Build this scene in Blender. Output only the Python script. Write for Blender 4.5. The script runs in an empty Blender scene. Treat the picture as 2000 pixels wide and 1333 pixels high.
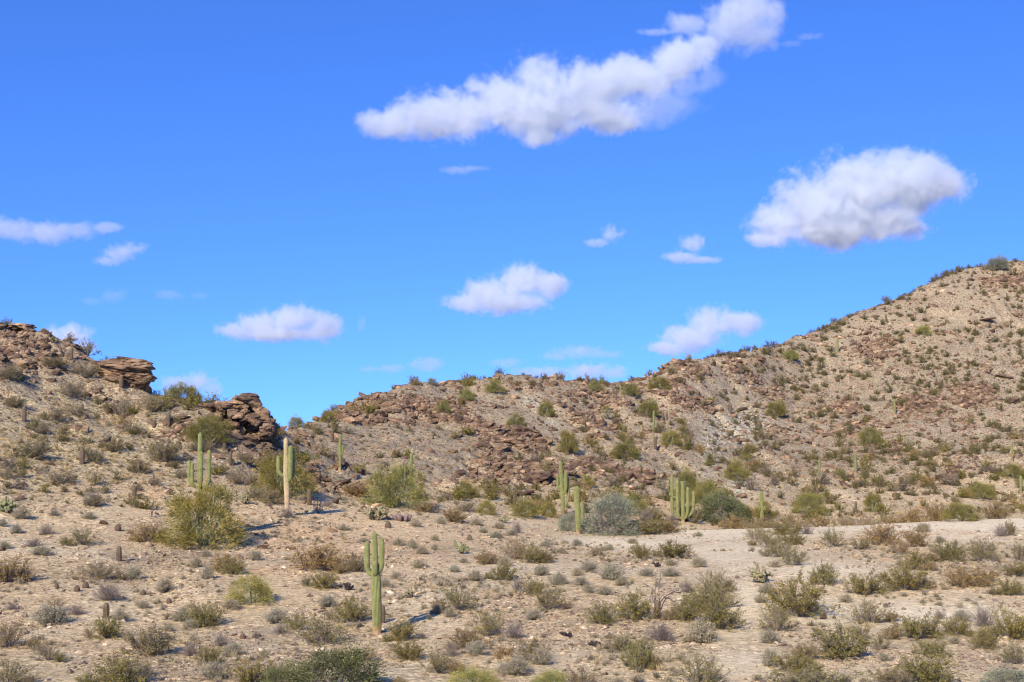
import bpy, bmesh, math, random
import numpy as np
from mathutils import Vector, Matrix

# ------------------------------------------------------------------ camera, world, sun, exposure
SC = bpy.context.scene
COL = SC.collection
W0, H0 = 2000.0, 1333.0
F = 2778.0                      # focal length in photo pixels
HOR = 850.0                     # row of the true horizon
PITCH = math.atan((HOR - H0 / 2) / F)
cam = bpy.data.cameras.new('camera')
cam.sensor_width = 36.0
cam.lens = 36.0 * F / W0
cam.clip_start = 0.5
cam.clip_end = 30000
camo = bpy.data.objects.new('camera', cam)
camo.location = (0, 0, 0)
camo.rotation_euler = (math.pi / 2 + PITCH, 0, 0)
COL.objects.link(camo)
SC.camera = camo
SUN_DIR = Vector((0.62, 1.42, -0.98)).normalized()      # the way the light travels
SUN_EL = math.asin(-SUN_DIR.z)
SUN_AZ = math.atan2(-SUN_DIR.x, -SUN_DIR.y)             # compass angle of the sun from +Y, clockwise

SKYLIFT, SKYSC, SKYSAT, SKYTINT = 0.17, 1.45, 1.06, (0.78, 1.04, 1.78)
world = bpy.data.worlds.new('World')
SC.world = world
world.use_nodes = True
wn = world.node_tree.nodes
wl = world.node_tree.links
bg = wn['Background']
sky = wn.new('ShaderNodeTexSky')
sky.sky_type = 'NISHITA'
sky.sun_disc = False
sky.sun_elevation = SUN_EL
sky.sun_rotation = SUN_AZ
sky.altitude = 400
sky.air_density = 1.0
sky.dust_density = 0.35
sky.ozone_density = 2.6
tcw = wn.new('ShaderNodeTexCoord')
mpw = wn.new('ShaderNodeMapping')                       # clear desert air: the pale band sits low
mpw.inputs['Location'].default_value = (0, 0, SKYLIFT)
mpw.inputs['Scale'].default_value = (1, 1, SKYSC)
nrw = wn.new('ShaderNodeVectorMath'); nrw.operation = 'NORMALIZE'
wl.new(tcw.outputs['Generated'], mpw.inputs['Vector'])
wl.new(mpw.outputs[0], nrw.inputs[0])
wl.new(nrw.outputs[0], sky.inputs['Vector'])
tint = wn.new('ShaderNodeMix'); tint.data_type = 'RGBA'; tint.blend_type = 'MULTIPLY'
tint.inputs[0].default_value = 1.0
tint.inputs[7].default_value = (*SKYTINT, 1)
hsv = wn.new('ShaderNodeHueSaturation')
hsv.inputs['Saturation'].default_value = SKYSAT
wl.new(sky.outputs['Color'], tint.inputs[6])
wl.new(tint.outputs[2], hsv.inputs['Color'])
wl.new(hsv.outputs['Color'], bg.inputs['Color'])
bg.inputs['Strength'].default_value = 0.118

sun = bpy.data.lights.new('sun', 'SUN')
sun.energy = 5.0
sun.angle = math.radians(0.53)
sun.color = (1.0, 0.89, 0.74)
suno = bpy.data.objects.new('sun', sun)
suno.rotation_euler = SUN_DIR.to_track_quat('-Z', 'Y').to_euler()
suno.location = (-30, -40, 60)
COL.objects.link(suno)
vs = SC.view_settings
vs.view_transform = 'Standard'
vs.look = 'None'
vs.gamma = 1.0
vs.exposure = 0.5
SC.render.engine = 'CYCLES'
SC.cycles.filter_width = 1.2
SC.cycles.volume_bounces = 8
SC.cycles.volume_step_rate = 0.5
SC.cycles.max_bounces = 8
SC.cycles.diffuse_bounces = 3
SC.cycles.transparent_max_bounces = 8
SC.cycles.use_adaptive_sampling = True
SC.cycles.adaptive_threshold = 0.02

# ------------------------------------------------------------------ noise and numpy helpers
RS = np.random.RandomState(7)
_perm = np.random.RandomState(3).permutation(4096).astype(np.int64)
_grad = np.random.RandomState(4).uniform(0, 1, 4096)

def _h(ix, iy, iz=0):
    return _grad[(_perm[(_perm[(_perm[ix & 4095] + iy) & 4095] + iz) & 4095])]

def vnoise2(x, y):
    ix = np.floor(x).astype(np.int64); iy = np.floor(y).astype(np.int64)
    fx = x - ix; fy = y - iy
    fx = fx * fx * (3 - 2 * fx); fy = fy * fy * (3 - 2 * fy)
    a = _h(ix, iy); b = _h(ix + 1, iy); c = _h(ix, iy + 1); d = _h(ix + 1, iy + 1)
    return (a + (b - a) * fx) * (1 - fy) + (c + (d - c) * fx) * fy

def fbm2(x, y, octs=5, lac=2.03, gain=0.5):
    s = 0; a = 1.0; t = 0
    for i in range(octs):
        s = s + a * (vnoise2(x + 17.3 * i, y - 9.1 * i) * 2 - 1)
        t += a; a *= gain; x = x * lac; y = y * lac
    return s / t

def vnoise3(p):
    i = np.floor(p).astype(np.int64); f = p - i
    f = f * f * (3 - 2 * f)
    r = 0
    for dx in (0, 1):
        for dy in (0, 1):
            for dz in (0, 1):
                w = (f[:, 0] if dx else 1 - f[:, 0]) * (f[:, 1] if dy else 1 - f[:, 1]) * (f[:, 2] if dz else 1 - f[:, 2])
                r = r + w * _h(i[:, 0] + dx, i[:, 1] + dy, i[:, 2] + dz)
    return r * 2 - 1

def sstep(e0, e1, x):
    t = np.clip((x - e0) / (e1 - e0), 0, 1)
    return t * t * (3 - 2 * t)

def make_mesh(name, v, f, mats, attrs=None, mat_idx=None, smooth=False):
    """v (n,3), f: (m,3|4) array or list of such arrays"""
    if not isinstance(f, list):
        f = [f]
    f = [np.asarray(a, dtype=np.int32) for a in f if len(a)]
    me = bpy.data.meshes.new(name)
    v = np.asarray(v, dtype=np.float32)
    me.vertices.add(len(v))
    me.vertices.foreach_set('co', v.ravel())
    loops = np.concatenate([a.ravel() for a in f])
    sizes = np.concatenate([np.full(len(a), a.shape[1], dtype=np.int32) for a in f])
    starts = np.concatenate([[0], np.cumsum(sizes)[:-1]]).astype(np.int32)
    me.loops.add(len(loops))
    me.loops.foreach_set('vertex_index', loops)
    me.polygons.add(len(sizes))
    me.polygons.foreach_set('loop_start', starts)
    me.polygons.foreach_set('loop_total', sizes)
    if mat_idx is not None:
        me.polygons.foreach_set('material_index', np.asarray(mat_idx, dtype=np.int32))
    me.polygons.foreach_set('use_smooth', np.full(len(sizes), smooth, dtype=bool))
    for m in (mats if isinstance(mats, (list, tuple)) else [mats]):
        me.materials.append(m)
    for k, a in (attrs or {}).items():
        a = np.asarray(a, dtype=np.float32)
        if a.ndim == 1:
            at = me.attributes.new(k, 'FLOAT', 'POINT')
            at.data.foreach_set('value', a)
        else:
            at = me.attributes.new(k, 'FLOAT_COLOR', 'POINT')
            c = np.ones((len(a), 4), dtype=np.float32); c[:, :3] = a
            at.data.foreach_set('color', c.ravel())
    me.update(calc_edges=True)
    return me

def link(name, data, parent=None, loc=None, rotz=None, scale=None):
    o = bpy.data.objects.new(name, data)
    if parent: o.parent = parent
    if loc is not None: o.location = loc
    if rotz is not None: o.rotation_euler = (0, 0, rotz)
    if scale is not None: o.scale = scale if hasattr(scale, '__len__') else (scale,) * 3
    COL.objects.link(o)
    return o

def tag(o, label=None, cat=None, group=None, kind=None):
    if label: o['label'] = label
    if cat: o['category'] = cat
    if group: o['group'] = group
    if kind: o['kind'] = kind
    return o

def cam_xyz(px, py, Y):
    """world point on the ray of a photo pixel at depth Y (along +Y)"""
    u = (px - W0 / 2) / F; v = (H0 / 2 - py) / F
    c, s = math.cos(PITCH), math.sin(PITCH)
    dy = c - v * s; dz = s + v * c
    return (u / dy * Y, Y, dz / dy * Y)

def project(x, y, z):
    c, s = math.cos(PITCH), math.sin(PITCH)
    d = y * c + z * s
    return W0 / 2 + F * x / d, H0 / 2 - F * (-y * s + z * c) / d

# ------------------------------------------------------------------ materials
def nodes(name):
    m = bpy.data.materials.new(name); m.use_nodes = True
    nt = m.node_tree
    b = nt.nodes['Principled BSDF']
    b.inputs['Specular IOR Level'].default_value = 0.15
    b.inputs['Roughness'].default_value = 0.9
    return m, nt, b

def N(nt, t, **k):
    n = nt.nodes.new(t)
    for a, v in k.items():
        if a.startswith('i_'):
            n.inputs[a[2:].replace('_', ' ')].default_value = v
        else:
            setattr(n, a, v)
    return n

def mixc(nt, fac, a, b, mode='MIX'):
    n = nt.nodes.new('ShaderNodeMix'); n.data_type = 'RGBA'; n.blend_type = mode
    for sock, v in ((n.inputs[0], fac), (n.inputs[6], a), (n.inputs[7], b)):
        if hasattr(v, 'links') or hasattr(v, 'is_linked'):
            nt.links.new(v, sock)
        elif isinstance(v, (int, float)):
            sock.default_value = v
        else:
            sock.default_value = (*v, 1)
    return n.outputs[2]

def ramp(nt, fac, stops):
    n = nt.nodes.new('ShaderNodeValToRGB')
    cr = n.color_ramp
    while len(cr.elements) < len(stops): cr.elements.new(0.5)
    for e, (p, c) in zip(cr.elements, stops):
        e.position = p; e.color = (*c, 1) if len(c) == 3 else c
    nt.links.new(fac, n.inputs[0])
    return n.outputs[0]

def mat_ground():
    m, nt, b = nodes('ground_soil')
    at = N(nt, 'ShaderNodeAttribute', attribute_name='soil')
    geo = N(nt, 'ShaderNodeNewGeometry')
    vo = N(nt, 'ShaderNodeTexVoronoi', i_Scale=7.0)
    nt.links.new(geo.outputs['Position'], vo.inputs['Vector'])
    sp = N(nt, 'ShaderNodeSeparateColor'); nt.links.new(vo.outputs['Color'], sp.inputs[0])
    gr = N(nt, 'ShaderNodeAttribute', attribute_name='grit')
    r1 = ramp(nt, sp.outputs[0], [(0.0, (0.42, 0.37, 0.34)), (0.22, (0.8, 0.77, 0.74)), (0.6, (1, 1, 1)), (0.97, (1.6, 1.6, 1.58))])
    no = N(nt, 'ShaderNodeTexNoise', i_Scale=2.3, i_Detail=8.0, i_Roughness=0.72)
    nt.links.new(geo.outputs['Position'], no.inputs['Vector'])
    r2 = ramp(nt, no.outputs['Fac'], [(0.3, (0.55, 0.52, 0.49)), (0.48, (1, 1, 1)), (0.7, (1.3, 1.28, 1.24))])
    c = mixc(nt, gr.outputs['Fac'], at.outputs['Color'], r1, 'MULTIPLY')
    c = mixc(nt, 0.75, c, r2, 'MULTIPLY')
    nt.links.new(c, b.inputs['Base Color'])
    n2 = N(nt, 'ShaderNodeTexNoise', i_Scale=9.0, i_Detail=8.0, i_Roughness=0.8)
    nt.links.new(geo.outputs['Position'], n2.inputs['Vector'])
    bp = N(nt, 'ShaderNodeBump', i_Strength=0.8, i_Distance=0.14)
    nt.links.new(n2.outputs['Fac'], bp.inputs['Height'])
    bp2 = N(nt, 'ShaderNodeBump', i_Strength=0.55, i_Distance=0.06)
    nt.links.new(vo.outputs['Distance'], bp2.inputs['Height']); nt.links.new(bp.outputs[0], bp2.inputs['Normal'])
    nt.links.new(bp2.outputs[0], b.inputs['Normal'])
    return m

def mat_rock(name, stops, tintable=False, scale=0.55):
    m, nt, b = nodes(name)
    geo = N(nt, 'ShaderNodeNewGeometry')
    mp = N(nt, 'ShaderNodeMapping'); mp.inputs['Scale'].default_value = (1, 1, 2.6); mp.inputs['Rotation'].default_value = (0.2, 0.35, 0)
    nt.links.new(geo.outputs['Position'], mp.inputs['Vector'])
    no = N(nt, 'ShaderNodeTexNoise', i_Scale=scale, i_Detail=9.0, i_Roughness=0.68)
    nt.links.new(mp.outputs[0], no.inputs['Vector'])
    c = ramp(nt, no.outputs['Fac'], stops)
    at = N(nt, 'ShaderNodeAttribute', attribute_name='rnd')
    r = ramp(nt, at.outputs['Fac'], [(0, (0.55, 0.5, 0.52)), (0.5, (1, 1, 1)), (0.85, (1.5, 1.42, 1.35)), (1, (2.3, 2.2, 2.1))])
    c = mixc(nt, 1.0, c, r, 'MULTIPLY')
    n2 = N(nt, 'ShaderNodeTexNoise', i_Scale=6.0, i_Detail=7.0, i_Roughness=0.75)
    nt.links.new(mp.outputs[0], n2.inputs['Vector'])
    r3 = ramp(nt, n2.outputs['Fac'], [(0.3, (0.6, 0.58, 0.57)), (0.55, (1, 1, 1)), (0.75, (1.35, 1.3, 1.25))])
    c = mixc(nt, 0.8, c, r3, 'MULTIPLY')
    nt.links.new(c, b.inputs['Base Color'])
    bp = N(nt, 'ShaderNodeBump', i_Strength=0.9, i_Distance=0.12)
    nt.links.new(n2.outputs['Fac'], bp.inputs['Height'])
    nt.links.new(bp.outputs[0], b.inputs['Normal'])
    b.inputs['Roughness'].default_value = 0.75
    return m

def mat_leaf(name, lo=0.6, hi=1.45, trans=0.25):
    """leaf colour = object colour, varied leaf by leaf and clump by clump"""
    m, nt, b = nodes(name)
    oi = N(nt, 'ShaderNodeObjectInfo')
    at = N(nt, 'ShaderNodeAttribute', attribute_name='rnd')
    r = ramp(nt, at.outputs['Fac'], [(0, (lo, lo, lo * .95)), (0.6, (1, 1, 1)), (1, (hi * 1.1, hi, hi * .85))])
    c = mixc(nt, 1.0, oi.outputs['Color'], r, 'MULTIPLY')
    nt.links.new(c, b.inputs['Base Color'])
    b.inputs['Roughness'].default_value = 0.7
    tr = N(nt, 'ShaderNodeBsdfTranslucent'); nt.links.new(c, tr.inputs['Color'])
    mx = N(nt, 'ShaderNodeMixShader'); mx.inputs[0].default_value = trans
    nt.links.new(b.outputs[0], mx.inputs[1]); nt.links.new(tr.outputs[0], mx.inputs[2])
    nt.links.new(mx.outputs[0], nt.nodes['Material Output'].inputs['Surface'])
    return m

def mat_bark(name, c1, c2):
    m, nt, b = nodes(name)
    geo = N(nt, 'ShaderNodeNewGeometry')
    no = N(nt, 'ShaderNodeTexNoise', i_Scale=5.0, i_Detail=5.0)
    nt.links.new(geo.outputs['Position'], no.inputs['Vector'])
    nt.links.new(ramp(nt, no.outputs['Fac'], [(0.3, c1), (0.7, c2)]), b.inputs['Base Color'])
    return m

def mat_cactus(name, groove, crest, woody, wood_lo, wood_hi):
    """green skin, pale spines along the rib crests, corky brown foot up to a given height (metres)"""
    m, nt, b = nodes(name)
    at = N(nt, 'ShaderNodeAttribute', attribute_name='rib')
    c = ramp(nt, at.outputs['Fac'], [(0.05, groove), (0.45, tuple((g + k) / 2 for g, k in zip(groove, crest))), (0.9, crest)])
    tc = N(nt, 'ShaderNodeTexCoord')
    sx = N(nt, 'ShaderNodeSeparateXYZ'); nt.links.new(tc.outputs['Object'], sx.inputs[0])
    no = N(nt, 'ShaderNodeTexNoise', i_Scale=3.0, i_Detail=6.0, i_Roughness=0.7)
    nt.links.new(tc.outputs['Object'], no.inputs['Vector'])
    ad = N(nt, 'ShaderNodeMath', operation='MULTIPLY_ADD'); ad.inputs[1].default_value = -1.2; ad.inputs[2].default_value = 0.6
    nt.links.new(no.outputs['Fac'], ad.inputs[0])
    su = N(nt, 'ShaderNodeMath', operation='ADD'); nt.links.new(sx.outputs['Z'], su.inputs[0]); nt.links.new(ad.outputs[0], su.inputs[1])
    mr = N(nt, 'ShaderNodeMapRange'); mr.inputs['From Min'].default_value = wood_lo; mr.inputs['From Max'].default_value = wood_hi
    mr.inputs['To Min'].default_value = 1; mr.inputs['To Max'].default_value = 0
    nt.links.new(su.outputs[0], mr.inputs['Value'])
    c = mixc(nt, mr.outputs[0], c, woody)
    r3 = ramp(nt, no.outputs['Fac'], [(0.27, (0.5, 0.3, 0.2)), (0.34, (0.75, 0.68, 0.55)), (0.5, (1, 1, 1)), (0.72, (1.4, 1.3, 1.15))])
    c = mixc(nt, 0.9, c, r3, 'MULTIPLY')
    n3 = N(nt, 'ShaderNodeTexNoise', i_Scale=26.0, i_Detail=3.0)
    nt.links.new(tc.outputs['Object'], n3.inputs['Vector'])
    r4 = ramp(nt, n3.outputs['Fac'], [(0.3, (0.75, 0.75, 0.75)), (0.7, (1.2, 1.2, 1.2))])
    c = mixc(nt, 0.7, c, r4, 'MULTIPLY')
    nt.links.new(c, b.inputs['Base Color'])
    b.inputs['Roughness'].default_value = 0.6
    return m

M_GROUND = mat_ground()
M_ROCK = mat_rock('desert_varnish_rock', [(0.34, (0.065, 0.043, 0.03)), (0.46, (0.15, 0.096, 0.058)), (0.57, (0.26, 0.175, 0.105)), (0.7, (0.48, 0.36, 0.225))])
M_STONE = mat_rock('loose_stone', [(0.3, (0.13, 0.09, 0.07)), (0.5, (0.32, 0.25, 0.165)), (0.68, (0.58, 0.49, 0.345))], scale=1.1)
M_LEAF = mat_leaf('leaf')
M_TWIG = mat_leaf('green_twig', 0.65, 1.4, 0.15)
M_BARK = mat_bark('grey_stem', (0.13, 0.105, 0.09), (0.3, 0.25, 0.21))
M_PVBARK = mat_bark('green_bark', (0.16, 0.17, 0.08), (0.3, 0.3, 0.17))
M_DEAD = mat_bark('dead_wood', (0.07, 0.05, 0.045), (0.22, 0.17, 0.14))
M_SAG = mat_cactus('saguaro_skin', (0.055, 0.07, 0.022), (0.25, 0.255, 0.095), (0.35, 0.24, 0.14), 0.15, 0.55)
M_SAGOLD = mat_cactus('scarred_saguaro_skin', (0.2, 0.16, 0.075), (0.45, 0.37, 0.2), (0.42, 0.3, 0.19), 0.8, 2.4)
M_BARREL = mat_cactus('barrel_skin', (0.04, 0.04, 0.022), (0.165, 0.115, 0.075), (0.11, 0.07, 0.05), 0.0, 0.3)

# ------------------------------------------------------------------ terrain: a height field fixed by distances and heights
# per bearing: (depth in metres, photo row) for eight successive features from near foreground to crest
COLS = [
 (-900, [(47, 1333), (55, 1225), (68, 1100), (82, 980), (90, 905), (98, 840), (110, 740), (122, 640), (140, 540)]),
 (-300, [(47, 1333), (56, 1230), (70, 1115), (84, 1020), (92, 950), (100, 885), (112, 790), (124, 690), (140, 590)]),
 (0,    [(48, 1333), (58, 1235), (72, 1130), (84, 1050), (92, 990), (100, 930), (112, 840), (124, 740), (138, 640)]),
 (90,   [(48, 1333), (58, 1235), (72, 1132), (84, 1058), (93, 1000), (101, 940), (113, 855), (125, 765), (137, 668)]),
 (190,  [(48, 1333), (58, 1235), (72, 1135), (84, 1065), (93, 1010), (102, 950), (114, 870), (125, 800), (135, 718)]),
 (300,  [(48, 1333), (58, 1235), (73, 1140), (85, 1072), (95, 1015), (104, 958), (114, 890), (123, 830), (132, 770)]),
 (400,  [(48, 1333), (59, 1235), (74, 1145), (86, 1075), (96, 1020), (105, 965), (114, 905), (122, 850), (130, 796)]),
 (520,  [(48, 1333), (59, 1235), (75, 1145), (90, 1060), (100, 1005), (110, 962), (120, 915), (127, 880), (134, 850)]),
 (600,  [(48, 1333), (59, 1235), (75, 1145), (92, 1055), (104, 1000), (115, 958), (132, 905), (150, 866), (172, 834)]),
 (700,  [(48, 1333), (59, 1235), (76, 1142), (96, 1045), (110, 995), (125, 962), (148, 908), (170, 852), (192, 797)]),
 (800,  [(48, 1333), (59, 1235), (77, 1140), (99, 1038), (113, 998), (129, 963), (154, 900), (178, 832), (202, 758)]),
 (900,  [(48, 1333), (59, 1235), (78, 1137), (104, 1035), (118, 1000), (134, 967), (162, 897), (188, 820), (216, 744)]),
 (1000, [(48, 1333), (59, 1235), (80, 1132), (108, 1035), (122, 1006), (138, 975), (165, 905), (192, 820), (222, 738)]),
 (1150, [(48, 1333), (59, 1235), (80, 1130), (112, 1040), (126, 1018), (140, 988), (168, 915), (200, 830), (232, 751)]),
 (1240, [(48, 1333), (59, 1235), (81, 1127), (114, 1040), (127, 1030), (142, 996), (172, 918), (206, 826), (240, 752)]),
 (1340, [(48, 1333), (59, 1235), (82, 1124), (117, 1037), (129, 1040), (144, 1003), (178, 920), (216, 815), (250, 710)]),
 (1450, [(48, 1333), (59, 1235), (82, 1122), (120, 1034), (132, 1045), (148, 1012), (190, 915), (235, 800), (268, 696)]),
 (1600, [(48, 1333), (59, 1235), (82, 1120), (124, 1030), (136, 1043), (152, 1014), (205, 900), (260, 765), (300, 647)]),
 (1800, [(48, 1333), (59, 1235), (82, 1118), (126, 1020), (138, 1033), (155, 1006), (215, 870), (275, 705), (320, 567)]),
 (1920, [(48, 1333), (59, 1235), (82, 1116), (127, 1015), (139, 1028), (157, 1002), (218, 858), (281, 678), (330, 524)]),
 (2010, [(48, 1333), (59, 1235), (82, 1115), (128, 1012), (140, 1024), (158, 1000), (220, 850), (285, 668), (336, 515)]),
 (2300, [(48, 1333), (59, 1235), (82, 1112), (129, 1008), (141, 1016), (160, 995), (222, 830), (288, 630), (342, 465)]),
 (3000, [(48, 1333), (59, 1235), (82, 1110), (130, 1005), (142, 1010), (160, 990), (225, 800), (292, 600), (345, 430)]),
]
CA = np.array([(c[0] - W0 / 2) / F for c in COLS])           # tangent of the bearing
NR = 9 + 5
CY = np.zeros((len(COLS), NR)); CZ = np.zeros((len(COLS), NR))
for i, (px, pts) in enumerate(COLS):
    ys = [4.0, 25.0]; zs = [-8.8, -8.6]
    for (Y, py) in pts:
        Y = Y - 5 if 72 < Y < 83 and px > 350 else Y
        ys.append(Y); zs.append(cam_xyz(px, py, Y)[2])
    yj, zj = ys[-1], zs[-1]
    ys += [yj + 22, yj + 160, 9000]; zs += [zj - 2.5 - max(0, zj) * 0.12, -11, -12]
    CY[i] = ys; CZ[i] = zs

def pchip_slopes(x, y):
    h = np.diff(x); d = np.diff(y) / h
    m = np.zeros_like(y)
    w1 = 2 * h[1:] + h[:-1]; w2 = h[1:] + 2 * h[:-1]
    same = (d[:-1] * d[1:]) > 0
    with np.errstate(divide='ignore', invalid='ignore'):
        hm = (w1 + w2) / (w1 / d[:-1] + w2 / d[1:])
    m[1:-1] = np.where(same, hm, 0)
    m[0] = d[0]; m[-1] = d[-1]
    return m

def pchip(x, y, q, m=None):
    if m is None: m = pchip_slopes(x, y)
    k = np.clip(np.searchsorted(x, q) - 1, 0, len(x) - 2)
    h = x[k + 1] - x[k]; t = (q - x[k]) / h
    t2 = t * t; t3 = t2 * t
    return (2 * t3 - 3 * t2 + 1) * y[k] + (t3 - 2 * t2 + t) * h * m[k] + (-2 * t3 + 3 * t2) * y[k + 1] + (t3 - t2) * h * m[k + 1]

# grid: bearings fine inside the view, rows fine where the picture shows them
def axis(segs):
    out = []
    for a, b, n in segs:
        out.append(np.linspace(a, b, n, endpoint=False))
    return np.append(np.concatenate(out), segs[-1][1])
GA = axis([(-900, -80, 90), (-80, 2080, 1240), (2080, 3000, 90)])
GA = (GA - W0 / 2) / F
GY = axis([(4, 40, 60), (40, 62, 130), (62, 100, 170), (100, 150, 190), (150, 240, 230), (240, 350, 170), (350, 600, 40), (600, 9000, 24)])
NA, NY = len(GA), len(GY)
GZ = np.zeros((NA, NY))
cy_g = np.array([pchip(CA, CY[:, r], GA) for r in range(NR)]).T
cz_g = np.array([pchip(CA, CZ[:, r], GA) for r in range(NR)]).T
for j in range(NA):
    GZ[j] = pchip(cy_g[j], cz_g[j], GY)
GX = GA[:, None] * GY[None, :]
GYY = np.broadcast_to(GY[None, :], GX.shape)
PX, PY = project(GX, GYY, GZ)            # where each ground point lies, to lay out its soils from the photo

def blobs(lst):
    r = np.zeros_like(PX)
    for (x, y, rx, ry, s) in lst:
        r = np.maximum(r, s * np.exp(-(((PX - x) / rx) ** 2 + ((PY - y) / ry) ** 2)))
    return r

near = GYY < 600
hill_h = sstep(0, 1, (GYY - cy_g[:, 6:7]) / np.maximum(cy_g[:, 8:9] - cy_g[:, 6:7], 1))   # 0 on the flats, 1 on the hills
ROCKY = [(720, 815, 100, 42, 1), (850, 800, 80, 30, 1), (770, 850, 90, 40, .7), (980, 880, 120, 60, .75), (1150, 845, 70, 40, .95), (1015, 848, 50, 24, 1),
 (1090, 925, 130, 34, 1), (960, 930, 90, 30, .8), (600, 905, 50, 40, 1), (655, 945, 50, 28, 1), (1240, 925, 80, 40, .85), (1400, 735, 110, 30, .9),
 (1320, 722, 50, 16, 1), (1180, 785, 70, 26, .7), (1330, 800, 60, 30, .6), (1660, 812, 42, 32, 1), (1790, 795, 80, 24, .95), (1690, 690, 70, 24, .7),
 (1900, 775, 70, 34, .7), (1850, 945, 48, 13, 1), (1930, 630, 45, 24, .7), (1500, 775, 50, 24, .6), (1600, 735, 60, 16, .6), (1480, 725, 50, 24, .6),
 (1750, 872, 50, 16, .6), (1960, 700, 50, 20, .6), (1940, 760, 60, 20, .8), (1960, 545, 50, 18, .8), (20, 670, 110, 40, 1), (120, 715, 60, 30, .9), (250, 765, 80, 36, 1), (350, 805, 80, 28, .7),
 (450, 835, 80, 34, 1), (0, 735, 80, 40, .6), (540, 880, 60, 30, .9), (350, 860, 70, 30, .6), (220, 830, 80, 24, .4), (430, 900, 60, 25, .5), (300, 990, 60, 16, .4)]
rock_m = blobs(ROCKY)
n_big = fbm2(GX * 0.11, GYY * 0.09, 4)
n_mid = fbm2(GX * 0.45 + 5, GYY * 0.35, 4)
n_str = fbm2(GX * 0.35, GYY * 1.1 + 30, 4)
rock_m = np.clip(rock_m * (0.62 + 1.5 * n_big) + 0.25 * hill_h * sstep(0.05, 0.45, n_big), 0, 1)
rock_m = np.where(near, rock_m, 0) * (GYY > 70)
rocky = sstep(0.3, 0.75, rock_m + 0.6 * n_mid)
# relief
amp = 0.06 + 0.55 * hill_h
GZd = GZ + amp * fbm2(GX * 0.16 + 3, GYY * 0.14, 4)
GZd += (0.035 + 0.10 * hill_h) * fbm2(GX * 1.3, GYY * 1.1, 4)
GZd += rocky * (0.55 * np.abs(n_str) * 1.6 + 0.35 * np.round(3 * n_mid) / 3 + 0.3 * np.abs(fbm2(GX * 1.4, GYY * 1.7, 3)))
gully = np.abs(fbm2(GX * 0.075 + 6 + 0.6 * n_big, GYY * 0.016 + 2, 3)) * hill_h * near * (GYY > 120)
GZd += np.clip(gully * 3.2, 0, .8) - 0.3 * hill_h * near * (GYY > 120)
gul = blobs([(1440, 1000, 60, 20, 1), (1540, 1012, 90, 14, .6)])
GZd = np.where(near, GZd, GZ)

# soils
def mixa(a, b, t):
    return a * (1 - t[..., None]) + np.asarray(b) * t[..., None]
tan = np.zeros(GX.shape + (3,)) + np.array((0.52, 0.40, 0.255))
hillc = np.array((0.295, 0.24, 0.175))
soil = mixa(tan, hillc, hill_h)
n1 = fbm2(GX * 0.22 + 40, GYY * 0.16, 5)
n2 = fbm2(GX * 0.9 + 9, GYY * 0.6, 4)
n3 = fbm2(GX * 0.12 - 20, GYY * 0.10, 3)
soil = mixa(soil, (0.55, 0.45, 0.315), np.clip(sstep(0.0, 0.5, n1) * (1 - hill_h) * 0.8, 0, 1))
orange = np.clip(blobs([(600, 1050, 130, 40, .7), (800, 1065, 150, 35, .45), (300, 960, 120, 20, .55), (560, 1115, 110, 12, .6), (1480, 1020, 90, 12, 1), (1660, 1040, 160, 16, .5),
                        (1430, 1070, 50, 20, .5), (1780, 1085, 90, 24, .5), (1075, 1205, 40, 7, .6), (60, 1260, 60, 8, .5), (1320, 985, 40, 12, .9), (1250, 1010, 90, 10, .5), (1370, 800, 50, 12, .3)]) * (0.9 + 1.5 * n2), 0, 1)
soil = mixa(soil, (0.56, 0.36, 0.2), orange * 0.75)
pale = np.clip(blobs([(1450, 1075, 130, 35, 1), (1440, 1180, 70, 120, .9), (1600, 1120, 160, 30, .8), (1850, 1040, 200, 18, .8), (1480, 1290, 120, 50, .8), (1750, 1200, 300, 40, .75),
                      (1250, 1060, 150, 20, .8), (1000, 1110, 250, 20, .35), (1120, 1290, 100, 30, .6), (1700, 1310, 250, 30, .5), (850, 1230, 60, 60, .3)]) * (1 + 0.7 * n1), 0, 1)
E_Y = cy_g[:, 5:6]
bank = sstep(1215, 1330, PX) * sstep(-26, -9, GYY - E_Y) * (1 - sstep(0, 2.5, GYY - E_Y)) * np.clip(1.05 + 0.5 * n1, 0, 1)
pale = np.maximum(pale, bank)
soil = mixa(soil, (0.70, 0.59, 0.43), pale * 0.92)
grey = np.clip(blobs([(1440, 840, 55, 28, 1), (1385, 880, 20, 50, .9), (1440, 955, 20, 30, .8), (1035, 790, 14, 10, .8), (1050, 805, 14, 12, .8), (1075, 830, 12, 14, .6)]) * (1.2 + n2), 0, 1)
soil = mixa(soil, (0.47, 0.45, 0.37), grey * 0.8)
straw = np.clip(blobs([(60, 860, 160, 70, .9), (250, 880, 120, 60, .7), (150, 800, 120, 40, .5)]) * (0.9 + 1.6 * n2), 0, 1)
soil = mixa(soil, (0.5, 0.41, 0.24), straw * 0.6)
soil = mixa(soil, (0.30, 0.19, 0.13), sstep(0.1, 0.6, n2) * hill_h * 0.45)
soil = mixa(soil, (0.21, 0.145, 0.105), rocky * 0.7)
soil = mixa(soil, (0.38, 0.29, 0.2), rocky * sstep(0.15, 0.4, n_str) * 0.7)
soil = mixa(soil, (0.27, 0.21, 0.145), sstep(0.25, 0.6, fbm2(GX * .3 + 55, GYY * .22, 4)) * (1 - hill_h) * (1 - pale) * .55)
soil *= (1 + 0.14 * n3)[..., None]
soil *= np.array((1.07, 1.055, 0.91))
grit = np.clip(0.75 - 0.6 * pale + 0.6 * n2 + 0.2 * hill_h, 0.22, 1)

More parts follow.
